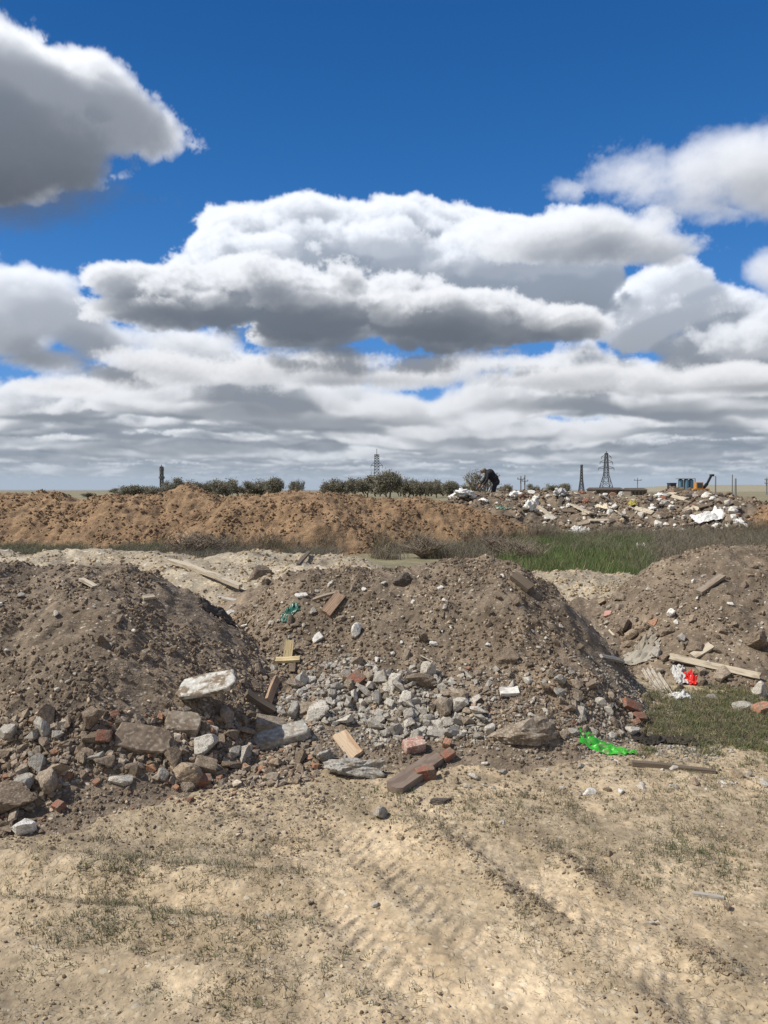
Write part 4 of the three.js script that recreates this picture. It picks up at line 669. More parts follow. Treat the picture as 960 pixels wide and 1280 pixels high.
const clumpy = (f, cut, o) => (x, y, d, r) => r() < sstep(cut - 0.35, cut + 0.35, fbm2(x * f + o, d * f, 3, 0.6));
for (const [key, nn, sz, mat, box] of [['slabMound', 17000, [0.003, 0.017], K.soil, [-3.4, 0, 3.4, 6]], ['chunkMound', 18000, [0.003, 0.017], K.soil, [-1.6, 2.7, 4, 6.7]], ['plankMound', 12000, [0.003, 0.018], K.soil, [1.6, 5, 5.2, 8.6]], ['paleRidge', 9000, [0.004, 0.024], K.sand, [-5.5, 0.8, 6.6, 9.5]], ['paleHeap', 5000, [0.004, 0.024], K.sand, [1.3, 4.2, 7.6, 10]], ['longBerm', 9000, [0.007, 0.055], K.red, [-14, -3, 18.5, 23.6]], ['roundBerm', 6500, [0.007, 0.055], K.red, [-6.5, 1, 18, 22.5]], ['lowBerm', 9000, [0.007, 0.055], K.red, [-4, 7, 18.5, 23.3]], ['tanHeap', 3500, [0.01, 0.09], K.red, [12, 20, 23, 29.5]], ['rubbishHeap', 6000, [0.015, 0.1], K.soil, [0, 12, 25, 32.5]], ['timberHeap', 5000, [0.015, 0.1], K.soil, [7.5, 16.5, 25, 31.5]]]) {
  const m = MOUNDS[key], cl = clumpy(1.6 / Math.sqrt(m.rough), -0.05, m.seed); crumbs('soil_crumbs', `loose soil crumbs and grit over the ${moundLabels[key][1].split(' ').slice(0, 7).join(' ')}`, box, nn, sz, m.cell < 0.02 ? CRUMB : PEB, mat, m.mat === 'soil' ? soilTints : soilTints.slice(0, 3), (x, y, d, r) => y > groundY(x, -d) + 0.01 && cl(x, y, d, r), 300 + m.seed, (x, z) => moundY(m, x, z));
}
crumbs('gravel', 'fine grey gravel spilled at the foot of the chunk mound', [-0.6, 2.3, 4.1, 6.2], 6500, [0.005, 0.019], SHARDS.slice(3, 6), K.grey, [[1, 1, 1], [0.85, 0.8, 0.74], [1.2, 1.2, 1.2], [0.7, 0.6, 0.5]], (x, y, d, r) => y < 0.5 && r() < sstep(0.5, 0.1, y) * sstep(4.25, 4.6, d + 0.25 * noise2(x * 3, d * 3)) * sstep(-0.3, 0.2, noise2(x * 2.1, d * 2.1) + 0.1), 401, landY);
crumbs('gravel', 'fine brown gravel strewn at the foot of the slab mound', [-3.2, -0.2, 3.2, 5.4], 3600, [0.004, 0.015], SHARDS.slice(6, 9), K.dirty, [[1, 1, 1], [0.8, 0.76, 0.7], [1.3, 1.28, 1.25], [0.7, 0.62, 0.55], [2, 2, 2]], (x, y, d, r) => y < 0.4 && r() < sstep(0.42, 0.1, y) * sstep(3.55, 4.3, d + 0.2 * x + 0.45 + 0.4 * noise2(x * 2.3, d * 2.3)) * sstep(-0.3, 0.2, noise2(x * 2.1, d * 2.1) + 0.1), 402, landY);
crumbs('gravel', 'crumbs of dry soil and grit on the trampled ground', [-3.2, 3.2, 1.8, 6], 44000, [0.0013, 0.008], [PEB[0], SHARDS[2], SHARDS[7], PEB[2]], K.sand, [[0.95, 0.95, 0.95], [0.72, 0.7, 0.67], [1.05, 1.05, 1.05], [0.52, 0.49, 0.46], [0.38, 0.34, 0.3], [1.35, 1.4, 1.45]], (x, y, d, r) => { const s = across(x, d), f = rutFade(d, x); let k = 0.15 + 0.85 * sstep(-0.25, 0.35, fbm2(x * 2.3 + 9, d * 2.3, 4, 0.6)); for (const [c0, w] of LANES) if (Math.abs(s - c0) < w) k *= 1 - 0.75 * f; k += f * 0.9 * (bell(s, 0.655, 0.09) + bell(s, 1.05, 0.08)) * Math.max(0, 0.35 + noise2(x * 4, d * 4)); return r() < k; }, 403, groundY);
crumbs('rut_clods', 'crumbled dark clods pushed up along the tyre ruts', [-0.9, 1.7, 1.8, 4], 5200, [0.003, 0.013], [...SHARDS.slice(9, 11), CRUMB[1]], K.soil, [[1.3, 1.28, 1.2], [0.95, 0.95, 0.92], [1.7, 1.65, 1.5]], (x, y, d, r) => { const s = across(x, d) + 0.05 * noise2(x * 4, -d * 4), f = rutFade(d, x); return r() < f * (1.2 * bell(s, 0.655, 0.055) + bell(s, 1.05, 0.05) + 0.25 * bell(s, -0.2, 0.06)) * sstep(-0.2, 0.25, noise2(x * 2.7, -d * 2.7)); }, 404, groundY);
// rubble too small to pick apart: bedded between the chunks
const inPoly = (poly) => { const w = poly.map(([px, py]) => { const p = at(px, py); return [p.x, -p.z]; }); const xs = w.map((q) => q[0]), ds = w.map((q) => q[1]); return { test: (x, d) => inside(w, x, d), box: [Math.min(...xs), Math.max(...xs), Math.min(...ds), Math.max(...ds)] }; };
{ const a = inPoly(heap), b = inPoly(foot), c = inPoly([[290, 770], [345, 750], [420, 810], [390, 850], [350, 900], [300, 885]]), e = inPoly([[600, 860], [700, 840], [800, 880], [830, 905], [770, 928], [690, 915], [620, 905]]), small = SHARDS.slice(0, 6);
  const mix = [[1, 1, 1], [0.8, 0.74, 0.66], [1.25, 1.2, 1.12], [0.68, 0.56, 0.45], [1.1, 0.85, 0.7]];
  crumbs('small_rubble', 'small broken concrete bedded between the grey chunks of the spill', a.box, 2600, [0.009, 0.034], small, K.grey, mix, (x, y, d, r) => a.test(x, d) && r() < 0.85, 411, landY);
  crumbs('small_rubble', 'small brown rubble bedded along the foot of the slab mound', b.box, 3000, [0.009, 0.036], small, K.dirty, [[1, 1, 1], [0.8, 0.74, 0.68], [1.2, 1.15, 1.1], [0.7, 0.62, 0.55], [1.2, 0.8, 0.62], [1.7, 1.75, 1.8]], (x, y, d, r) => b.test(x, d) && r() < 0.9, 412, landY);
  crumbs('small_rubble', 'small mixed rubble in the hollow between the first two mounds', c.box, 900, [0.008, 0.03], small, K.dirty, mix, (x, y, d, r) => c.test(x, d), 413, landY);
  crumbs('small_rubble', 'small grey rubble on the gravel slope by the green bag', e.box, 1800, [0.007, 0.024], small, K.dirty, mix, (x, y, d, r) => e.test(x, d), 414, landY); }
crumbs('soil_crumbs', 'brown soil crumbs rolled out onto the pale ground below the mounds', [-3.2, 3, 3.3, 6], 4200, [0.0025, 0.012], [...CRUMB.slice(0, 2), ...SHARDS.slice(11, 13)], K.soil, [[1, 1, 1], [0.85, 0.83, 0.8], [1.25, 1.22, 1.18]], (x, y, d, r) => { let h = -9; for (const k of ['slabMound', 'chunkMound']) h = Math.max(h, smoothMound(MOUNDS[k], x, d)); return h < 0.02 && r() < sstep(-0.10, 0.0, h + 0.08 * noise2(x * 3, d * 3)); }, 405, groundY);
// ---------------------------------------------------------------- grass and weeds
function tuft(seed, blades, h, w, spread, lean) {                        // a tuft of thin bent blades
  const r = rng(seed), pos = [], idx = [];
  for (let i = 0; i < blades; i++) {
    const a = r() * 6.283, rad = spread * Math.sqrt(r()), bx = Math.cos(a) * rad, bz = Math.sin(a) * rad, b = r() * 6.283, L = lean * (0.3 + r()), H = h * (0.5 + 0.5 * r()), dx = Math.cos(b), dz = Math.sin(b), t = r() * 6.283, wx = Math.cos(t) * w / 2, wz = Math.sin(t) * w / 2, k = pos.length / 3;
    pos.push(bx - wx, 0, bz - wz, bx + wx, 0, bz + wz, bx + dx * L * 0.3 * H - wx * 0.7, H * 0.6, bz + dz * L * 0.3 * H - wz * 0.7, bx + dx * L * 0.3 * H + wx * 0.7, H * 0.6, bz + dz * L * 0.3 * H + wz * 0.7, bx + dx * L * H, H * (1 - 0.25 * L), bz + dz * L * H);
    idx.push(k, k + 1, k + 3, k, k + 3, k + 2, k + 2, k + 3, k + 4);
  }
  const g = new THREE.BufferGeometry(); g.setAttribute('position', new THREE.Float32BufferAttribute(pos, 3)); g.setIndex(idx); g.computeVertexNormals(); return g;
}
const blade = new THREE.MeshPhysicalMaterial({ color: 0xffffff, roughness: 0.8, transmission: 0.25, thickness: 0, side: THREE.DoubleSide });
function grow(name, label, category, geos, count, seed, spot, tintOf, scaleOf) {
  const r = rng(seed), o = new THREE.Object3D(), c = new THREE.Color(), per = Math.ceil(count / geos.length);
  geos.forEach((geo) => {
    const m = new THREE.InstancedMesh(geo, blade, per); let k = 0, tries = 0;
    while (k < per && tries++ < per * 12) { const p = spot(r); if (!p) continue; o.position.set(p[0], landY(p[0], -p[1]) - 0.004, -p[1]); o.rotation.set((r() - 0.5) * 0.3, r() * 6.283, (r() - 0.5) * 0.3); const s = scaleOf(r, p); o.scale.set(s, s * (0.7 + 0.5 * r()), s); o.updateMatrix(); m.setMatrixAt(k, o.matrix); const t = tintOf(r, p); m.setColorAt(k, c.setRGB(t[0], t[1], t[2])); k++; }
    m.count = k; m.name = numbered(name); shadows(m); tag(m, label, category, null, 'stuff'); scene.add(m);
  });
}
const mix3 = (a, b, t) => [lerp(a[0], b[0], t), lerp(a[1], b[1], t), lerp(a[2], b[2], t)];
const GREEN = [0.10, 0.13, 0.035], LUSH = [0.125, 0.215, 0.045], STRAW = [0.36, 0.29, 0.165], GREY = [0.215, 0.185, 0.135], OLIVE = [0.14, 0.135, 0.06];
// short trodden grass in the foreground
grow('short_grass', 'short sparse green and dry grass on the trampled ground', 'grass', [tuft(1, 9, 0.030, 0.0022, 0.018, 0.9), tuft(2, 8, 0.022, 0.0022, 0.02, 1.2), tuft(3, 7, 0.016, 0.0026, 0.022, 1.5)], 24000, 501,
  (r) => { const x = lerp(-3.4, 3.6, r()), d = 1.8 + 4.6 * Math.pow(r(), 0.8); const [c, g] = grassCover(x, d); if (r() > c * 0.6 || landY(x, -d) > groundY(x, -d) + 0.02) return null; return [x, d, g]; },
  (r, p) => { const q = r(); return q < p[2] ? mix3(GREEN, OLIVE, r()) : q < p[2] + 0.3 ? mix3(OLIVE, GREY, r()) : mix3(GREY, STRAW, r()); }, (r) => 0.6 + 0.9 * r());
grow('straw_litter', 'bits of dry straw strewn over the bare ground', 'straw', [tuft(8, 3, 0.012, 0.0022, 0.03, 3.2)], 14000, 502,
  (r) => { const x = lerp(-3.2, 3.2, r()), d = 1.8 + 4 * r(); return r() < 0.15 + 0.85 * sstep(-0.2, 0.3, fbm2(x * 1.4, d * 1.4, 3)) && landY(x, -d) < groundY(x, -d) + 0.02 ? [x, d] : null; }, (r) => mix3(GREY, STRAW, r()), (r) => 0.6 + r());
// the grass patch at the foot of the plank mound
grow('short_grass', 'green grass patch beside the gravel and the red bag', 'grass', [tuft(11, 12, 0.05, 0.003, 0.03, 0.8), tuft(12, 10, 0.04, 0.003, 0.03, 1.1)], 3600, 503,
  (r) => { const px = lerp(800, 990, r()), py = lerp(862, 950, r()), [x, d] = P2(px, py); const e = Math.hypot((px - 910) / 118, (py - 898) / 46) + 0.9 * noise2(x * 4, d * 4) + 0.5 * noise2(x * 11, d * 11); return e < 0.95 && landY(x, -d) < groundY(x, -d) + 0.05 && r() < 1.4 - e ? [x, d] : null; }, (r) => { const q = r(); return q < 0.5 ? mix3([0.14, 0.18, 0.05], OLIVE, r()) : q < 0.75 ? mix3(OLIVE, GREY, r()) : STRAW; }, (r) => 0.7 + 0.7 * r());
// tall grass behind the gap: green middle, dry grey edge
const tallG = [tuft(21, 14, 0.42, 0.010, 0.14, 0.35), tuft(22, 14, 0.36, 0.010, 0.15, 0.5)];
grow('tall_grass', 'strip of tall green grass behind the pale gravel heap', 'grass', tallG, 9000, 504,
  (r) => { const d = lerp(11, 22, r()), px = lerp(600, 860, r()), x = (px - 480) / 924 * d, py = 613 + EYE * 924 / d, e = (px - (722 + 0.3 * (py - 690))) / (95 + 20 * noise2(d, 3)), k = 1 - e * e + 0.6 * noise2(x * 0.7, d * 0.7); if (landY(x, -d) > groundY(x, -d) + 0.05 || k < 0.15 || py < 676) return null; return [x, d]; }, (r) => { const q = r(); return q < 0.72 ? mix3(LUSH, GREEN, r()) : q < 0.9 ? OLIVE : STRAW; }, (r) => 0.6 + 0.7 * r());
const dryG = [tuft(31, 16, 0.5, 0.008, 0.22, 0.7), tuft(32, 16, 0.4, 0.008, 0.24, 1.0)];
grow('dry_weeds', 'dry grey brown weeds along the foot of the berm and dump heaps', 'weeds', dryG, 9000, 505,
  (r) => { const d = lerp(12, 26, r()), px = lerp(470, 1000, r()), x = (px - 480) / 924 * d, h = landY(x, -d) - groundY(x, -d); if (h > 0.35) return null; const k = noise2(x * 0.8 + 4, d * 0.8) + (px > 780 ? 0.35 : 0) + (d > 17 ? 0.25 : -0.25) - (px < 580 ? 0.2 : 0); return k > 0.02 ? [x, d] : null; }, (r) => { const q = r(); return q < 0.7 ? mix3(GREY, [0.15, 0.125, 0.095], r()) : q < 0.85 ? OLIVE : mix3(GREY, STRAW, 0.5); }, (r) => 0.5 + 0.7 * r());
grow('dry_weeds', 'low green and grey weeds between the pale ridge and the long berm', 'weeds', dryG, 5200, 506,
  (r) => { const d = lerp(13.5, 19.5, r()), px = lerp(-20, 420, r()), x = (px - 480) / 924 * d, h = landY(x, -d) - groundY(x, -d); if (h > 0.3) return null; return noise2(x * 0.9, d * 0.9) > -0.12 ? [x, d] : null; }, (r, p) => { const q = r(), gr = p[0] < -5.5 ? 0.5 : 0.12; return q < gr ? mix3(GREEN, OLIVE, r()) : mix3(GREY, [0.16, 0.135, 0.10], r()); }, (r) => 0.45 + 0.5 * r());
// single dry bushes
function dryBush(px, py, d, w, h, seed, label) {
  const r = rng(seed), t = thing('dry_bush', label, 'bush', 'dry bushes before the berms'), x = (px - 480) / 924 * d, y = landY(x, -d); t.position.set(x, y - 0.03, -d);
  const stems = [], twig = (A, B, a, b) => { const v = B.clone().sub(A), g = new THREE.CylinderGeometry(b, a, v.length(), 4, 1, true); g.translate(0, v.length() / 2, 0); g.applyQuaternion(new THREE.Quaternion().setFromUnitVectors(UPV, v.normalize())); g.translate(A.x, A.y, A.z); return g; };
  const fine = [];
  for (let i = 0; i < 26; i++) { const a = r() * 6.283, e = 0.15 + 0.9 * r(), A = new THREE.Vector3(0, 0, 0), B = new THREE.Vector3(Math.cos(a) * w * 0.45 * e, h * (0.45 + 0.4 * r()), Math.sin(a) * w * 0.3 * e); stems.push(twig(A, B, 0.012, 0.006)); for (let k = 0; k < 22; k++) { const f = 0.25 + 0.75 * r(), P = A.clone().lerp(B, f), Q = P.clone().add(new THREE.Vector3((r() - 0.5) * w * 0.4, h * (0.05 + 0.3 * r()), (r() - 0.5) * w * 0.3)); fine.push(twig(P, Q, 0.006, 0.0035)); } }
  part(t, 'stems', mergeGeometries(stems), Wd.weathered); part(t, 'twigs', mergeGeometries(fine), Wd.weathered); return t;
}
dryBush(235, 680, 17.6, 1.5, 0.65, 1, 'dry brown bush at the foot of the rounded berm'); dryBush(262, 684, 17.9, 1.2, 0.5, 2, 'second dry bush leaning against the rounded berm foot'); dryBush(530, 694, 17.2, 1.3, 0.55, 3, 'dry bush alone before the tapering berm'); dryBush(655, 692, 15.2, 1.2, 0.6, 4, 'pale dry bush at the edge of the tall green grass'); dryBush(628, 684, 17.4, 1.4, 0.6, 5, 'dry bush between the tapering berm and the tall grass');

// ---------------------------------------------------------------- far trees, half bare in spring
const bark = std({ color: new THREE.Color().setRGB(0.20, 0.175, 0.14) }), leafA = new THREE.MeshPhysicalMaterial({ vertexColors: true, roughness: 0.9, transmission: 0.2, thickness: 0, side: THREE.DoubleSide });
function treeParts(seed, W, H, leafN) {
  const r = rng(seed), wood = [], leaves = [], lc = [], li = [];
  const limb = (A, dir, len, rad, depth) => {
    const B = A.clone().addScaledVector(dir, len), g = new THREE.CylinderGeometry(rad * 0.55, rad, len, depth > 1 ? 4 : 5, 1, true); g.translate(0, len / 2, 0); g.applyQuaternion(new THREE.Quaternion().setFromUnitVectors(UPV, dir)); g.translate(A.x, A.y, A.z); wood.push(g);
    if (depth >= 2) { for (let k = 0; k < (depth >= 4 ? leafN : leafN * 0.7); k++) { const c = B.clone().lerp(A, r() * 0.8).add(new THREE.Vector3((r() - 0.5), (r() - 0.5) * 0.8, (r() - 0.5)).multiplyScalar(0.9)), s = 0.05 + 0.08 * r(), u = new THREE.Vector3(r() - 0.5, r() - 0.5, r() - 0.5).normalize(), v = new THREE.Vector3(r() - 0.5, r() - 0.5, r() - 0.5).cross(u).normalize(), q = leaves.length / 3, col = r() < 0.5 ? [0.22, 0.205, 0.15] : r() < 0.5 ? [0.25, 0.225, 0.175] : [0.17, 0.17, 0.11]; for (const [a, b] of [[-1, -0.5], [1, -0.5], [0, 1]]) { leaves.push(c.x + (u.x * a + v.x * b) * s, c.y + (u.y * a + v.y * b) * s, c.z + (u.z * a + v.z * b) * s); lc.push(...col); } li.push(q, q + 1, q + 2); } if (depth >= 4) return; }
    const n = depth === 0 ? 5 : depth === 3 ? 5 : 3; for (let k = 0; k < n; k++) { const a = r() * 6.283, e = 0.55 + 0.6 * r(), nd = dir.clone().multiplyScalar(1).add(new THREE.Vector3(Math.cos(a) * e, 0.15 * r(), Math.sin(a) * e)).normalize(); limb(A.clone().lerp(B, 0.2 + 0.8 * r()), nd, len * (0.62 + 0.22 * r()), rad * 0.6, depth + 1); }
  };
  const stems = 2 + (seed % 3); for (let i = 0; i < stems; i++) { const a = r() * 6.283; limb(new THREE.Vector3(Math.cos(a) * W * 0.1, 0, Math.sin(a) * W * 0.1), new THREE.Vector3(Math.cos(a) * 0.35, 1, Math.sin(a) * 0.35).normalize(), H * 0.27, 0.12, 0); }
  const g = new THREE.BufferGeometry(); g.setAttribute('position', new THREE.Float32BufferAttribute(leaves, 3)); g.setAttribute('color', new THREE.Float32BufferAttribute(lc, 3)); g.setIndex(li); g.computeVertexNormals(); const trunk = mergeGeometries(wood);
  let top_ = 0, wide = 0; const p = g.attributes.position; for (let i = 0; i < p.count; i++) { top_ = Math.max(top_, p.getY(i)); wide = Math.max(wide, Math.abs(p.getX(i))); } return { g, trunk, h: top_, w: wide };
}
const TREES = [1, 2, 3, 4].map((s) => treeParts(s * 17, 4, 5, 6)), BARE = treeParts(91, 4, 5, 1);
function tree(px, topY, wpx, d, kind, label, turn) {
  const q = kind < 0 ? BARE : TREES[kind % 4], t = thing('tree', label, 'tree', 'trees on the skyline'), P = atDistance(px, topY, d), gy = groundY(P.x, -d); t.position.set(P.x, gy, -d);
  const sy = (P.y - gy) / q.h * 1.18, sx = 1.3 * wpx / 2 / 924 * d / q.w; t.scale.set(sx, sy, sx); t.rotation.y = turn; part(t, 'trunk', q.trunk, bark); part(t, 'crown', q.g, leafA); return t;
}
const between2 = 'on the skyline behind the';
[[163, 607, 32, 150, 0, 'low grey bush on the skyline, farthest from the mast'], [197, 607, 26, 150, 1, 'grey tree in front of the slim antenna mast'], [217, 599, 28, 155, 2, 'rounded tree just beside the slim antenna mast'], [240, 602, 26, 160, 3, 'small tree next to the rounded tree by the mast'], [258, 605, 24, 160, 0, 'low tree in the gap of the skyline trees'], [280, 599, 34, 150, 1, 'broad grey tree behind the crest of the rounded berm'], [302, 603, 28, 155, 2, 'tree merging with the broad grey tree'], [322, 601, 28, 160, 3, 'tree at the end of the broad tree row'], [346, 598, 26, 150, 0, 'tree standing alone left of the pointed dead tree'], [366, 603, 20, 165, 2, 'pale thin tree touching the pointed dead tree'], [375, 601, 10, 150, -1, 'pointed dead tree on the berm skyline'], [412, 601, 22, 150, 3, 'small tree at the start of the dense tree row'], [428, 598, 26, 150, 1, 'twin topped tree before the bare crooked tree'], [443, 600, 18, 150, -1, 'bare crooked tree with open branches'], [458, 596, 34, 155, 2, 'tree beside the lattice mast in the dense row'], [486, 590, 36, 150, 0, 'tallest green tree in the dense row'], [508, 599, 26, 160, 3, 'tree beyond the tallest green tree'], [528, 600, 28, 150, 1, 'grey tree in the middle of the dense row'], [546, 601, 26, 155, 2, 'grey tree near the white rubbish pile'], [566, 602, 24, 160, 0, 'last tree of the dense row above the white pile'], [584, 606, 18, 170, 3, 'small tree behind the white rubbish pile'], [602, 591, 34, 90, -1, 'bare spreading tree behind the stooping person'], [632, 606, 20, 170, 1, 'low bush beyond the stooping person'], [666, 606, 18, 190, 2, 'low bush beside the twin poles'], [690, 606, 20, 190, 3, 'low bush between the twin poles and the tapered tower'], [703, 605, 18, 190, 0, 'low bush touching the tapered tower'], [148, 611, 22, 180, 2, 'faint low bush at the end of the skyline row'], [180, 609, 22, 180, 3, 'low bush filling the gap before the antenna mast'], [268, 604, 26, 190, 1, 'distant tree filling the row behind the rounded berm'], [312, 606, 26, 190, 0, 'distant low tree behind the end of the broad row'], [335, 606, 24, 190, 2, 'distant low tree beside the lone tree'], [418, 605, 26, 190, 0, 'distant tree behind the start of the dense row'], [472, 600, 30, 190, 1, 'distant tree at the foot of the narrow lattice mast'], [500, 602, 30, 190, 2, 'distant tree behind the tallest green tree'], [519, 604, 30, 190, 3, 'distant tree filling the middle of the dense row'], [538, 604, 30, 190, 0, 'distant tree between two grey trees'], [557, 605, 30, 190, 1, 'distant tree just before the white pile'], [110, 616, 18, 170, 1, 'tiny bush at the thin end of the skyline trees']]
  .forEach(([px, ty, w, d, k, label], i) => tree(px, ty, w, d, k, label, i * 1.7));
// ---------------------------------------------------------------- masts, poles, machines and buildings on the skyline
const steel = std({ color: new THREE.Color().setRGB(0.13, 0.135, 0.14), roughness: 0.6, metalness: 0.4 }), concretePole = std({ color: new THREE.Color().setRGB(0.2, 0.2, 0.2) });
function bar(A, B, w) { const a = new THREE.Vector3(...A), v = new THREE.Vector3(...B).sub(a), g = new THREE.BoxGeometry(w, v.length(), w); g.translate(0, v.length() / 2, 0); g.applyQuaternion(new THREE.Quaternion().setFromUnitVectors(UPV, v.clone().normalize())); g.translate(a.x, a.y, a.z); return g; }
function lattice(name, label, category, px, topY, d, wBase, wTop, barW, { arms = [], waist = 0.6, levels = 9, spike = 0, drums = [] } = {}) {
  const P = atDistance(px, topY, d), H = P.y, t = thing(name, label, category); t.position.set(P.x, 0, -d); const h = H - spike;
  const half = (y) => { const k = y / h; return (k < waist ? lerp(wBase, lerp(wBase, wTop, 0.8), k / waist) : lerp(lerp(wBase, wTop, 0.8), wTop, (k - waist) / (1 - waist))) / 2; };
  const ys = [...Array(levels + 1).keys()].map((i) => h * (1 - Math.pow(1 - i / levels, 1.25)));
  for (const [sx, sz] of [[-1, -1], [1, -1], [1, 1], [-1, 1]]) part(t, 'leg', mergeGeometries(ys.slice(1).map((y, i) => bar([sx * half(ys[i]), ys[i], sz * half(ys[i])], [sx * half(y), y, sz * half(y)], barW))), steel);
  const br = []; for (let i = 0; i < levels; i++) { const a = half(ys[i]), b = half(ys[i + 1]); for (const s of [-1, 1]) { br.push(bar([-a, ys[i], s * a], [b, ys[i + 1], s * b], barW * 0.6), bar([a, ys[i], s * a], [-b, ys[i + 1], s * b], barW * 0.6), bar([s * a, ys[i], -a], [s * b, ys[i + 1], b], barW * 0.6), bar([-b, ys[i + 1], s * b], [b, ys[i + 1], s * b], barW * 0.6)); } } part(t, 'bracing', mergeGeometries(br), steel);
  for (const [k, len] of arms) { const y = h * k, e = half(y); for (const s of [-1, 1]) part(t, 'cross_arm', mergeGeometries([bar([s * e, y, 0], [s * len, y + 0.15, 0], barW * 0.9), bar([s * e, y + 1.5, 0], [s * len, y + 0.15, 0], barW * 0.7), bar([s * len, y + 0.1, 0], [s * len, y - 1.1, 0], barW * 0.7)]), steel); }
  if (spike) part(t, 'spike', bar([0, h - 0.3, 0], [0, H, 0], barW), steel);
  for (const [k, w, hh] of drums) part(t, 'antenna', new THREE.CylinderGeometry(w, w, hh, 10).translate(0, h * k, 0), steel);
  return t;
}
lattice('lattice_mast', 'slim antenna mast with clustered aerials above the long berm', 'mast', 202, 581, 330, 1.5, 1.1, 0.3, { levels: 10, waist: 0.3, spike: 0.8, drums: [[0.6, 1.3, 0.9], [0.9, 1.0, 1.2], [0.78, 0.9, 1.4]] });
lattice('lattice_mast', 'tall narrow lattice mast with pointed top among the trees', 'mast', 471, 561, 330, 2.4, 1.9, 0.24, { levels: 13, waist: 0.7, spike: 2.6, arms: [[0.72, 2.6]] });
lattice('lattice_tower', 'thin tapered lattice tower left of the power pylon', 'tower', 727, 581, 380, 2.7, 0.7, 0.3, { levels: 10, waist: 0.5, drums: [[0.985, 0.7, 0.6]] });
lattice('power_pylon', 'broad based power pylon with three pairs of arms', 'pylon', 758, 564, 400, 7.2, 1.2, 0.3, { levels: 8, waist: 0.45, arms: [[0.62, 4.2], [0.77, 3.4], [0.9, 2.6]], spike: 1 });
function pole(name, label, px, topY, d, rad, arms = []) { const P = atDistance(px, topY, d), t = thing(name, label, 'pole'); t.position.set(P.x, 0, -d); part(t, 'post', new THREE.CylinderGeometry(rad * 0.7, rad, P.y, 8).translate(0, P.y / 2, 0), concretePole); for (const [dy, len] of arms) { part(t, 'cross_arm', new THREE.BoxGeometry(len, 0.18, 0.18).translate(0, P.y - dy, 0.2), steel); for (const s of [-0.45, 0, 0.45]) part(t, 'insulator', new THREE.CylinderGeometry(0.09, 0.12, 0.4, 6).translate(s * len, P.y - dy + 0.28, 0.2), steel); } return t; }
pole('power_pole', 'first of the twin poles with a cross beam', 651, 595, 210, 0.22, [[0.9, 2.0]]); pole('power_pole', 'second of the twin poles, a little taller', 656, 594, 211, 0.22, [[1.7, 1.8]]);
pole('power_pole', 'single pole with a cross arm beyond the pylon', 797, 597, 300, 0.2, [[1.1, 3.0]]); pole('power_pole', 'plain grey pole beside the raised digger boom', 894.5, 595, 200, 0.22); pole('power_pole', 'tall thin pole of the pair near the far hill', 915.5, 593, 230, 0.22); pole('power_pole', 'thicker shorter pole of the pair near the far hill', 919.5, 598, 215, 0.34); pole('power_pole', 'pole with two arms at the picture edge', 958.5, 597, 260, 0.25, [[0.8, 1.6], [2, 1.6]]);
// storage silos: three blue cylinders on a frame
{ const t = thing('silo_battery', 'blue steel silos in a frame behind the timber heap', 'silos'), d = 180, P = atDistance(857, 598.5, d); t.position.set(P.x, 0, -d); const blue = std({ color: new THREE.Color().setRGB(0.13, 0.25, 0.36), roughness: 0.5, metalness: 0.2 }), H = P.y;
  for (const [x, z] of [[-1.2, 0], [0.05, 0.35], [1.3, 0]]) { const s = part(t, 'silo', new THREE.CylinderGeometry(0.62, 0.62, H - 0.6, 18).translate(x, (H - 0.6) / 2 + 0.25, z), blue); part(s, 'cone_top', new THREE.CylinderGeometry(0.2, 0.64, 0.3, 18).translate(x, H - 0.2, z), blue); }
  for (const x of [-1.95, -0.6, 0.7, 2.0]) part(t, 'frame_post', new THREE.BoxGeometry(0.13, H, 0.13).translate(x, H / 2, 0.75), steel); part(t, 'walkway', new THREE.BoxGeometry(4.1, 0.12, 1.9).translate(0, H, 0), steel); }
// digger with raised boom
{ const t = thing('digger', 'orange digger with its boom raised behind the timber heap', 'digger'), d = 120, P = atDistance(876, 613, d); t.position.set(P.x, 0, -d); const org = std({ color: new THREE.Color().setRGB(0.50, 0.23, 0.05), roughness: 0.5 }), dark = std({ color: new THREE.Color().setRGB(0.03, 0.03, 0.03) }), gl = std({ color: new THREE.Color().setRGB(0.05, 0.07, 0.08), roughness: 0.15 });
  for (const z of [-0.9, 0.9]) part(t, 'track', new THREE.BoxGeometry(3.0, 0.7, 0.5).translate(0, 0.36, z), dark); part(t, 'body', new THREE.BoxGeometry(2.4, 1.1, 1.9).translate(-0.2, 1.35, 0), org); const cab = part(t, 'cab', new THREE.BoxGeometry(1.1, 1.2, 1).translate(-0.55, 2.3, 0.4), org); part(cab, 'window', new THREE.BoxGeometry(0.8, 0.75, 0.06).translate(-0.55, 2.4, 0.93), gl);
  part(t, 'boom', mergeGeometries([bar([0.2, 1.6, -0.2], [1.1, 2.7, -0.2], 0.42), bar([1.1, 2.7, -0.2], [1.75, 4.0, -0.2], 0.3)]), dark); part(t, 'bucket', new THREE.BoxGeometry(0.5, 0.35, 0.7).translate(1.85, 4.05, -0.2), dark); }
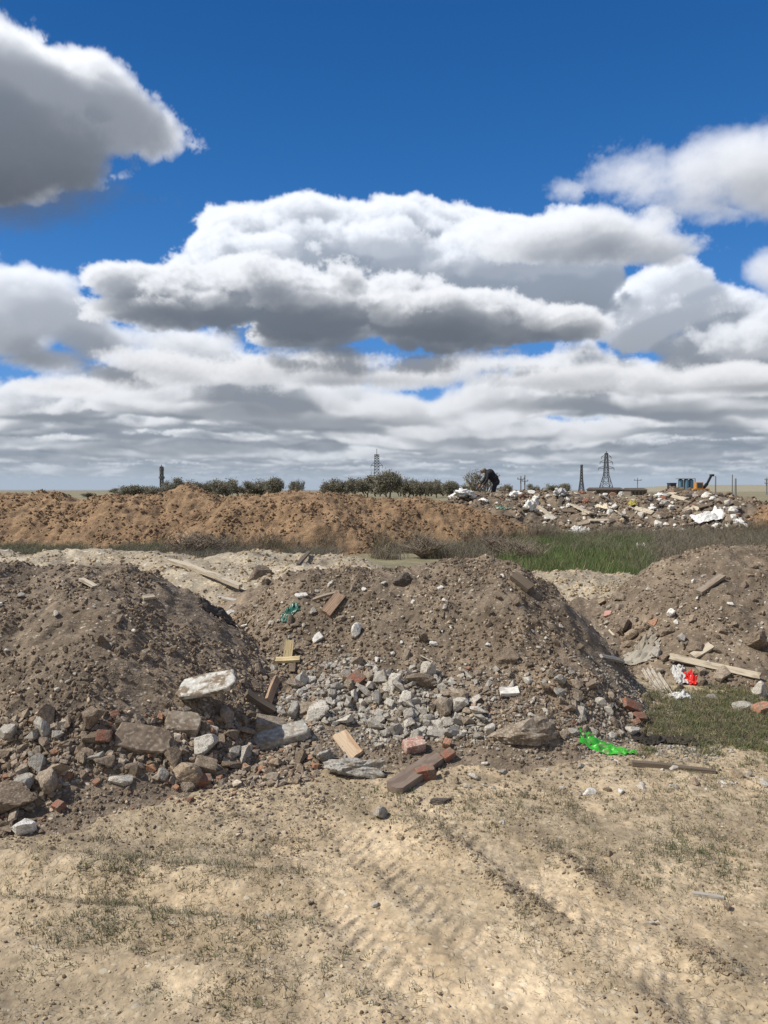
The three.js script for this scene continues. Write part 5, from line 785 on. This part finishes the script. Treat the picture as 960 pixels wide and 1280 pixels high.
{ const t = thing('loader', 'yellow loader with a dark cab beside the blue silos', 'loader'), d = 120, P = atDistance(843, 613, d); t.position.set(P.x, 0, -d); const yel = std({ color: new THREE.Color().setRGB(0.62, 0.44, 0.03), roughness: 0.5 }), dark = std({ color: new THREE.Color().setRGB(0.025, 0.025, 0.028), roughness: 0.4 });
  for (const x of [-0.95, 0.75]) for (const z of [-0.8, 0.8]) part(t, 'wheel', new THREE.CylinderGeometry(0.5, 0.5, 0.4, 16).rotateX(Math.PI / 2).translate(x, 0.5, z), dark); part(t, 'bonnet', new THREE.BoxGeometry(1.2, 1.3, 1.5).translate(0.55, 1.45, 0), yel); part(t, 'body', new THREE.BoxGeometry(2.4, 0.7, 1.6).translate(-0.1, 0.9, 0), yel); part(t, 'cab', new THREE.BoxGeometry(0.95, 1.5, 1.4).translate(-0.45, 1.95, 0), dark); part(t, 'cab_roof', new THREE.BoxGeometry(1.1, 0.12, 1.5).translate(-0.45, 2.76, 0), dark); part(t, 'bucket', new THREE.BoxGeometry(0.7, 0.7, 1.9).translate(-1.55, 0.6, 0), dark); }
// low sheds
function shed(px0, px1, topY, d, label, c) { const A = atDistance(px0, topY, d), B = atDistance(px1, topY, d), w = B.x - A.x, h = A.y, t = thing('shed', label, 'shed'); t.position.set((A.x + B.x) / 2, 0, -d); part(t, 'wall', new THREE.BoxGeometry(w, h - 0.7, 9).translate(0, (h - 0.7) / 2, 0), std({ color: new THREE.Color().setRGB(...c) })); const s = new THREE.Shape(); s.moveTo(-5, 0); s.lineTo(5, 0); s.lineTo(0, 0.75); s.closePath(); part(t, 'roof', new THREE.ExtrudeGeometry(s, { depth: w + 0.8, bevelEnabled: false }).rotateY(Math.PI / 2).translate(-w / 2 - 0.4, h - 0.7, 0), std({ color: new THREE.Color().setRGB(0.09, 0.075, 0.065) })); for (let i = 0; i < 4; i++) part(t, 'door', new THREE.BoxGeometry(w * 0.12, h * 0.5, 0.1).translate((i - 1.5) * w * 0.23, h * 0.25, 4.56), std({ color: new THREE.Color().setRGB(0.06, 0.055, 0.05) })); }
shed(738, 774, 609.5, 260, 'long low dark shed at the pylon foot', [0.16, 0.125, 0.10]); shed(783, 803, 610, 250, 'short brown shed beyond the long dark shed', [0.19, 0.15, 0.12]);
{ const pos = range(-1, 1, 0.02), g = gridMesh(pos.map((v) => 560 + v * 330), range(950, 1500, 25), (x, z) => { const k = Math.max(0, 1 - ((x - 600) / 230) ** 2), e = Math.max(0, 1 - ((-z - 1220) / 260) ** 2); return -0.3 + 11 * Math.pow(k, 0.6) * e * (1 + 0.15 * noise2(x * 0.02, z * 0.02)); }, () => [0.8, 0.85, 0.8], (x, y) => y > -0.2); top('hill', g, M.pale, 'low flat far hill on the horizon at the picture edge', 'hill', null, 'structure'); }

// ---------------------------------------------------------------- rubbish on the far heaps
const white = std({ color: new THREE.Color().setRGB(0.72, 0.71, 0.68), side: THREE.DoubleSide, roughness: 0.7 }), cream = std({ color: new THREE.Color().setRGB(0.62, 0.56, 0.42) }), greyW = std({ color: new THREE.Color().setRGB(0.46, 0.45, 0.43), side: THREE.DoubleSide });
const SACKS = [...Array(5).keys()].map((i) => { const g = new THREE.IcosahedronGeometry(1, 6), p = g.attributes.position; for (let k = 0; k < p.count; k++) { const x = p.getX(k), y = p.getY(k), z = p.getZ(k), d = 0.75 + 0.9 * Math.abs(n3(x * 1.7 + i * 5, y * 1.7, z * 1.7)) - 0.55 * Math.abs(n3(x * 3.7 + i, y * 3.7, z * 3.7)) - 0.3 * Math.abs(n3(x * 8 + i, y * 8, z * 8)); p.setXYZ(k, x * d * (1 + 0.4 * n3(y * 3 + i, 1, z * 3)), y * d * 0.6, z * d * 0.8); } const m = mergeVertices(g.deleteAttribute('uv').deleteAttribute('normal')); m.computeVertexNormals(); return m; });
function sack(px, py, wpx, hpx, mat, label, seed) { const p = at(px, py), k = p.dist / 924, m = top('rubbish_sack', SACKS[seed % 5], mat, label, 'sack'); m.position.copy(p); m.position.y += hpx * k * 0.25; m.scale.set(wpx * k * 0.5, hpx * k * 0.7, wpx * k * 0.4); m.rotation.y = seed; return m; }
sack(579, 621, 40, 16, white, 'large white crumpled sheeting pile on the berm skyline', 1); sack(568, 624, 22, 10, white, 'smaller white sack against the large white sheeting pile', 2); sack(645, 622, 20, 14, white, 'white sack just beyond the stooping person', 3); sack(700, 621, 26, 17, greyW, 'grey and white bundle on the dump crest', 4); sack(826, 623, 22, 10, white, 'white sheeting on the crest by the yellow loader', 0); sack(604, 628, 18, 8, white, 'white scrap at the feet of the stooping person', 2); sack(662, 637, 14, 20, white, 'white hanging rag on the dump slope', 3);
function sheetAt(px, py, wpx, hpx, mat, label, seed, turn = 0) { const p = at(px, py), k = p.dist / 924; return draped('plastic_sheet', label, 'sheet', px, py, wpx * k, hpx * k * 2.2, seed, 0.2, 3.6, mat, turn, 30, 0.02); }
sheetAt(905, 654, 44, 9, white, 'big white sheet sliding down the timber heap', 31, -0.3); sheetAt(884, 648, 34, 8, white, 'white sheet folded above the big white sheet', 33, 0.2); sheetAt(757, 637, 18, 12, cream, 'cream board shaped sheet standing in the dump slope', 35, 0.4); sheetAt(727, 665, 22, 8, white, 'white plastic scraps at the foot of the dump slope', 37); sheetAt(790, 631, 9, 5, std({ color: new THREE.Color().setRGB(0.42, 0.37, 0.10), side: THREE.DoubleSide }), 'yellow plastic scrap on the dump slope', 39); sheetAt(628, 636, 16, 4, std({ color: new THREE.Color().setRGB(0.16, 0.26, 0.2), side: THREE.DoubleSide }), 'green grey tarpaulin scrap below the stooping person', 41);
const FARMARKS = [[579, 621, 'the white sheeting pile'], [613, 608, 'the stooping person'], [645, 622, 'the white sack beyond the person'], [662, 637, 'the hanging white rag'], [700, 621, 'the grey bundle'], [728, 643, 'the cream board'], [757, 637, 'the cream sheet'], [790, 631, 'the yellow scrap'], [826, 623, 'the crest sheeting'], [727, 665, 'the foot scraps'], [865, 669, 'the long pale lath'], [905, 654, 'the big white sheet'], [884, 640, 'the folded white sheet'], [857, 612, 'the blue silos'], [890, 615, 'the digger'], [920, 630, 'the tan heap']];
function farWhere(px, py) { let b = 1e9, q; for (const m of FARMARKS) { const d = Math.hypot(m[0] - px, m[1] - py); if (d < b) { b = d; q = m; } } const dx = px - q[0], dy = py - q[1]; return `${Math.abs(dy) > Math.abs(dx) * 0.8 ? (dy < 0 ? 'above' : 'below') : dx < 0 ? 'left of' : 'right of'} ${q[2]} on the dump`; }
const rF = rng(606);
for (let i = 0; i < 64; i++) { const px = i < 26 ? lerp(620, 830, rF()) : lerp(800, 930, rF()), py = i < 26 ? lerp(622, 665, rF()) : lerp(618, 650, rF()), a = (rF() - 0.5) * 1.6, len = 8 + 26 * rF() * rF(); const eA = at(px - len / 2 * Math.cos(a), py - len / 4 * Math.sin(a)), eB = at(px + len / 2 * Math.cos(a), py + len / 4 * Math.sin(a)); if (eA.distanceTo(eB) > 2.2 || Math.max(eA.dist, eB.dist) > 34) continue; const [m, tone] = pickOf(rF, [[Wd.grey, 'grey'], [Wd.dark, 'dark'], [Wd.weathered, 'weathered'], [Wd.pale, 'pale'], [Wd.dark, 'dark']]); plank('scrap_board', `${len > 18 ? 'long' : 'short'} ${tone} scrap board ${farWhere(px, py)}`, 'board', [px - len / 2 * Math.cos(a), py - len / 4 * Math.sin(a)], [px + len / 2 * Math.cos(a), py + len / 4 * Math.sin(a)], 0.10 + 0.12 * rF(), 0.05, m, { seed: i, sunk: 0.02, group: `${tone} scrap boards on the dump` }); }
plank('scrap_board', 'long pale lath at the foot of the timber heap', 'board', [849, 667], [880, 671], 0.14, 0.06, Wd.pale, { seed: 71, sunk: 0 }); plank('scrap_board', 'pale pole lying on the dump slope beside the hanging rag', 'board', [672, 636], [690, 648], 0.12, 0.1, Wd.pale, { seed: 72, sunk: -0.02 }); plank('scrap_board', 'cream board lying on the dump slope', 'board', [716, 638], [740, 648], 0.22, 0.06, Wd.pale, { seed: 73, sunk: -0.02 });
const farMats = [[R.plaster, 'white'], [R.plaster, 'white'], [R.plaster, 'white'], [R.paleConcrete, 'pale'], [R.paleConcrete, 'pale'], [R.dirtyConcrete, 'dirt-stained'], [R.darkRock, 'dark'], [R.brick, 'brick red']];
placed.length = 0;
scatter([[590, 622], [640, 617], [830, 615], [930, 625], [925, 665], [840, 668], [700, 668], [660, 645]], [3, 13], 280, 61, 0.55, (x, y, s, r) => { const [m, tone] = pickOf(r, farMats); stoneAt(x, y, s, pickOf(r, [...STONES, ...FLATS, ...SACKS]), m, r, 'rubbish_piece', `${s > 8 ? 'bulky' : s > 5 ? 'small' : 'tiny'} ${tone} rubbish piece ${farWhere(x, y)}`, 'rubbish', `${tone} rubbish pieces on the far dump heaps`, { sink: 0.15 }); });
scatter([[700, 660], [740, 662], [740, 672], [700, 670]], [3, 7], 14, 62, 0.8, (x, y, s, r) => stoneAt(x, y, s, pickOf(r, STONES), R.plaster, r, 'rubbish_piece', `tiny white rubbish piece ${farWhere(x, y)}`, 'rubbish', 'white rubbish pieces on the far dump heaps', { sink: 0.1 }));
for (const [x, y, l] of [[797, 688, 'first white plastic scrap in the green grass'], [805, 687, 'second white plastic scrap in the green grass']]) { const p = atDistance(x, y, 18); const m = top('plastic_scrap', SACKS[1], white, l, 'scrap'); m.position.set(p.x, groundY(p.x, p.z) + 0.22, p.z); m.scale.set(0.06, 0.16, 0.06); }
// ---------------------------------------------------------------- the person, bent forward over the rubbish, seen from the side
{ const d = 33.2, P = atDistance(615, 620, d), gy = landY(P.x, -d), t = thing('person', 'person in dark jacket, dark trousers and grey cap, bending over the rubbish', 'person'); t.position.set(P.x, gy - 0.03, -d); t.scale.setScalar(1.08);
  // the body faces towards -x; joints [x, y, z, radius]
  const J = { hipC: [0.16, 0.93, 0, 0.15], belly: [0.08, 1.08, 0, 0.175], chest: [-0.10, 1.27, 0, 0.19], neck: [-0.26, 1.37, 0, 0.075], head: [-0.37, 1.40, 0, 0.095], chin: [-0.43, 1.34, 0, 0.06],
    hipL: [0.15, 0.90, 0.1, 0.10], kneeL: [0.0, 0.50, 0.12, 0.068], ankL: [0.10, 0.10, 0.12, 0.05], toeL: [-0.06, 0.05, 0.13, 0.042], hipR: [0.15, 0.90, -0.1, 0.10], kneeR: [0.10, 0.5, -0.13, 0.068], ankR: [0.25, 0.10, -0.13, 0.05], toeR: [0.10, 0.05, -0.14, 0.042],
    shL: [-0.16, 1.28, 0.17, 0.075], elL: [-0.24, 1.01, 0.2, 0.055], wrL: [-0.38, 0.80, 0.16, 0.04], shR: [-0.16, 1.28, -0.17, 0.075], elR: [-0.30, 1.03, -0.2, 0.055], wrR: [-0.46, 0.84, -0.16, 0.04] };
  const bones = [['hipC', 'belly'], ['belly', 'chest'], ['chest', 'neck'], ['neck', 'head'], ['head', 'chin'], ['hipC', 'hipL'], ['hipL', 'kneeL'], ['kneeL', 'ankL'], ['ankL', 'toeL'], ['hipC', 'hipR'], ['hipR', 'kneeR'], ['kneeR', 'ankR'], ['ankR', 'toeR'], ['chest', 'shL'], ['shL', 'elL'], ['elL', 'wrL'], ['chest', 'shR'], ['shR', 'elR'], ['elR', 'wrR']].map(([a, b]) => [J[a], J[b]]);
  for (const [w, s] of [['wrL', 1], ['wrR', -1]]) { const [x, y, z] = J[w]; const palm = [x - 0.045, y - 0.055, z, 0.03]; bones.push([J[w], palm]); for (let f = 0; f < 4; f++) { const o = (f - 1.5) * 0.018, l = [0.9, 1, 0.95, 0.75][f]; bones.push([[palm[0], palm[1], z + o, 0.011], [palm[0] - 0.03 * l, palm[1] - 0.045 * l, z + o, 0.009]], [[palm[0] - 0.03 * l, palm[1] - 0.045 * l, z + o, 0.009], [palm[0] - 0.02 * l, palm[1] - 0.08 * l, z + o, 0.008]]); } bones.push([[x - 0.03, y - 0.02, z + 0.025 * s, 0.012], [x - 0.055, y - 0.06, z + 0.055 * s, 0.009]]); }
  const sd = (x, y, z) => { let s = 9; for (const [a, b] of bones) { const ux = b[0] - a[0], uy = b[1] - a[1], uz = b[2] - a[2], k = clamp(((x - a[0]) * ux + (y - a[1]) * uy + (z - a[2]) * uz) / (ux * ux + uy * uy + uz * uz)), d = Math.hypot(x - a[0] - ux * k, y - a[1] - uy * k, z - a[2] - uz * k) - lerp(a[3], b[3], k), h = clamp(0.5 + 0.5 * (s - d) / 0.035); s = lerp(s, d, h) - 0.035 * h * (1 - h); } return s; };
  const N = 104, half = 0.8, mc = new MarchingCubes(N, new THREE.MeshBasicMaterial(), false, false, 200000), cy = 0.76; mc.isolation = 0;
  for (let k = 0; k < N; k++) for (let j = 0; j < N; j++) for (let i = 0; i < N; i++) { const q = (v) => (v - N / 2) / (N / 2) * half; const z = q(k); mc.field[k * N * N + j * N + i] = Math.abs(z) > 0.5 ? -1 : -sd(q(i) - 0.08, q(j) + cy, z); }
  mc.update(); const n = mc.count, pos = new Float32Array(n * 3), nor = new Float32Array(n * 3), col = new Float32Array(n * 3);
  for (let i = 0; i < n; i++) { const x = mc.positionArray[i * 3] * half - 0.08, y = mc.positionArray[i * 3 + 1] * half + cy, z = mc.positionArray[i * 3 + 2] * half; pos.set([x, y, z], i * 3); nor.set([mc.normalArray[i * 3], mc.normalArray[i * 3 + 1], mc.normalArray[i * 3 + 2]], i * 3);
    const hand = x < -0.36 && y < 0.86 && (Math.hypot(x - J.wrL[0], y - J.wrL[1]) > 0.0 && (z > 0 ? y < J.wrL[1] - 0.0 : y < J.wrR[1])), head = x < -0.29 && y > 1.2; const c = hand ? [0.33, 0.19, 0.13] : head ? [0.36, 0.21, 0.145] : y < 0.09 ? [0.03, 0.027, 0.025] : y < 0.94 && x > -0.15 ? [0.018, 0.02, 0.03] : [0.014, 0.014, 0.018]; col.set(c, i * 3); }
  const g = new THREE.BufferGeometry(); g.setAttribute('position', new THREE.BufferAttribute(pos, 3)); g.setAttribute('normal', new THREE.BufferAttribute(nor, 3)); g.setAttribute('color', new THREE.BufferAttribute(col, 3)); g.computeVertexNormals();
  const body = part(t, 'body', g, std({ vertexColors: true, roughness: 0.85 })); body.geometry = mergeVertices(g.deleteAttribute('normal'), 1e-4); body.geometry.computeVertexNormals();
  const cap = new THREE.SphereGeometry(0.112, 20, 12, 0, 6.283, 0, 1.75); cap.scale(1.1, 1, 0.95); cap.rotateZ(0.55); cap.translate(-0.375, 1.42, 0); const peak = new THREE.CylinderGeometry(0.085, 0.085, 0.012, 18, 1, false, Math.PI, Math.PI).rotateZ(0.5).translate(-0.47, 1.42, 0);
  const capM = part(t, 'cap', cap, std({ color: new THREE.Color().setRGB(0.26, 0.27, 0.27), side: THREE.DoubleSide })); part(capM, 'peak', peak, std({ color: new THREE.Color().setRGB(0.2, 0.21, 0.21) }));
  const nose = new THREE.ConeGeometry(0.016, 0.04, 8).rotateZ(1.2).translate(-0.487, 1.375, 0); part(t, 'nose', nose, std({ color: new THREE.Color().setRGB(0.36, 0.21, 0.145) }));
}
renderer.render(scene, camera);
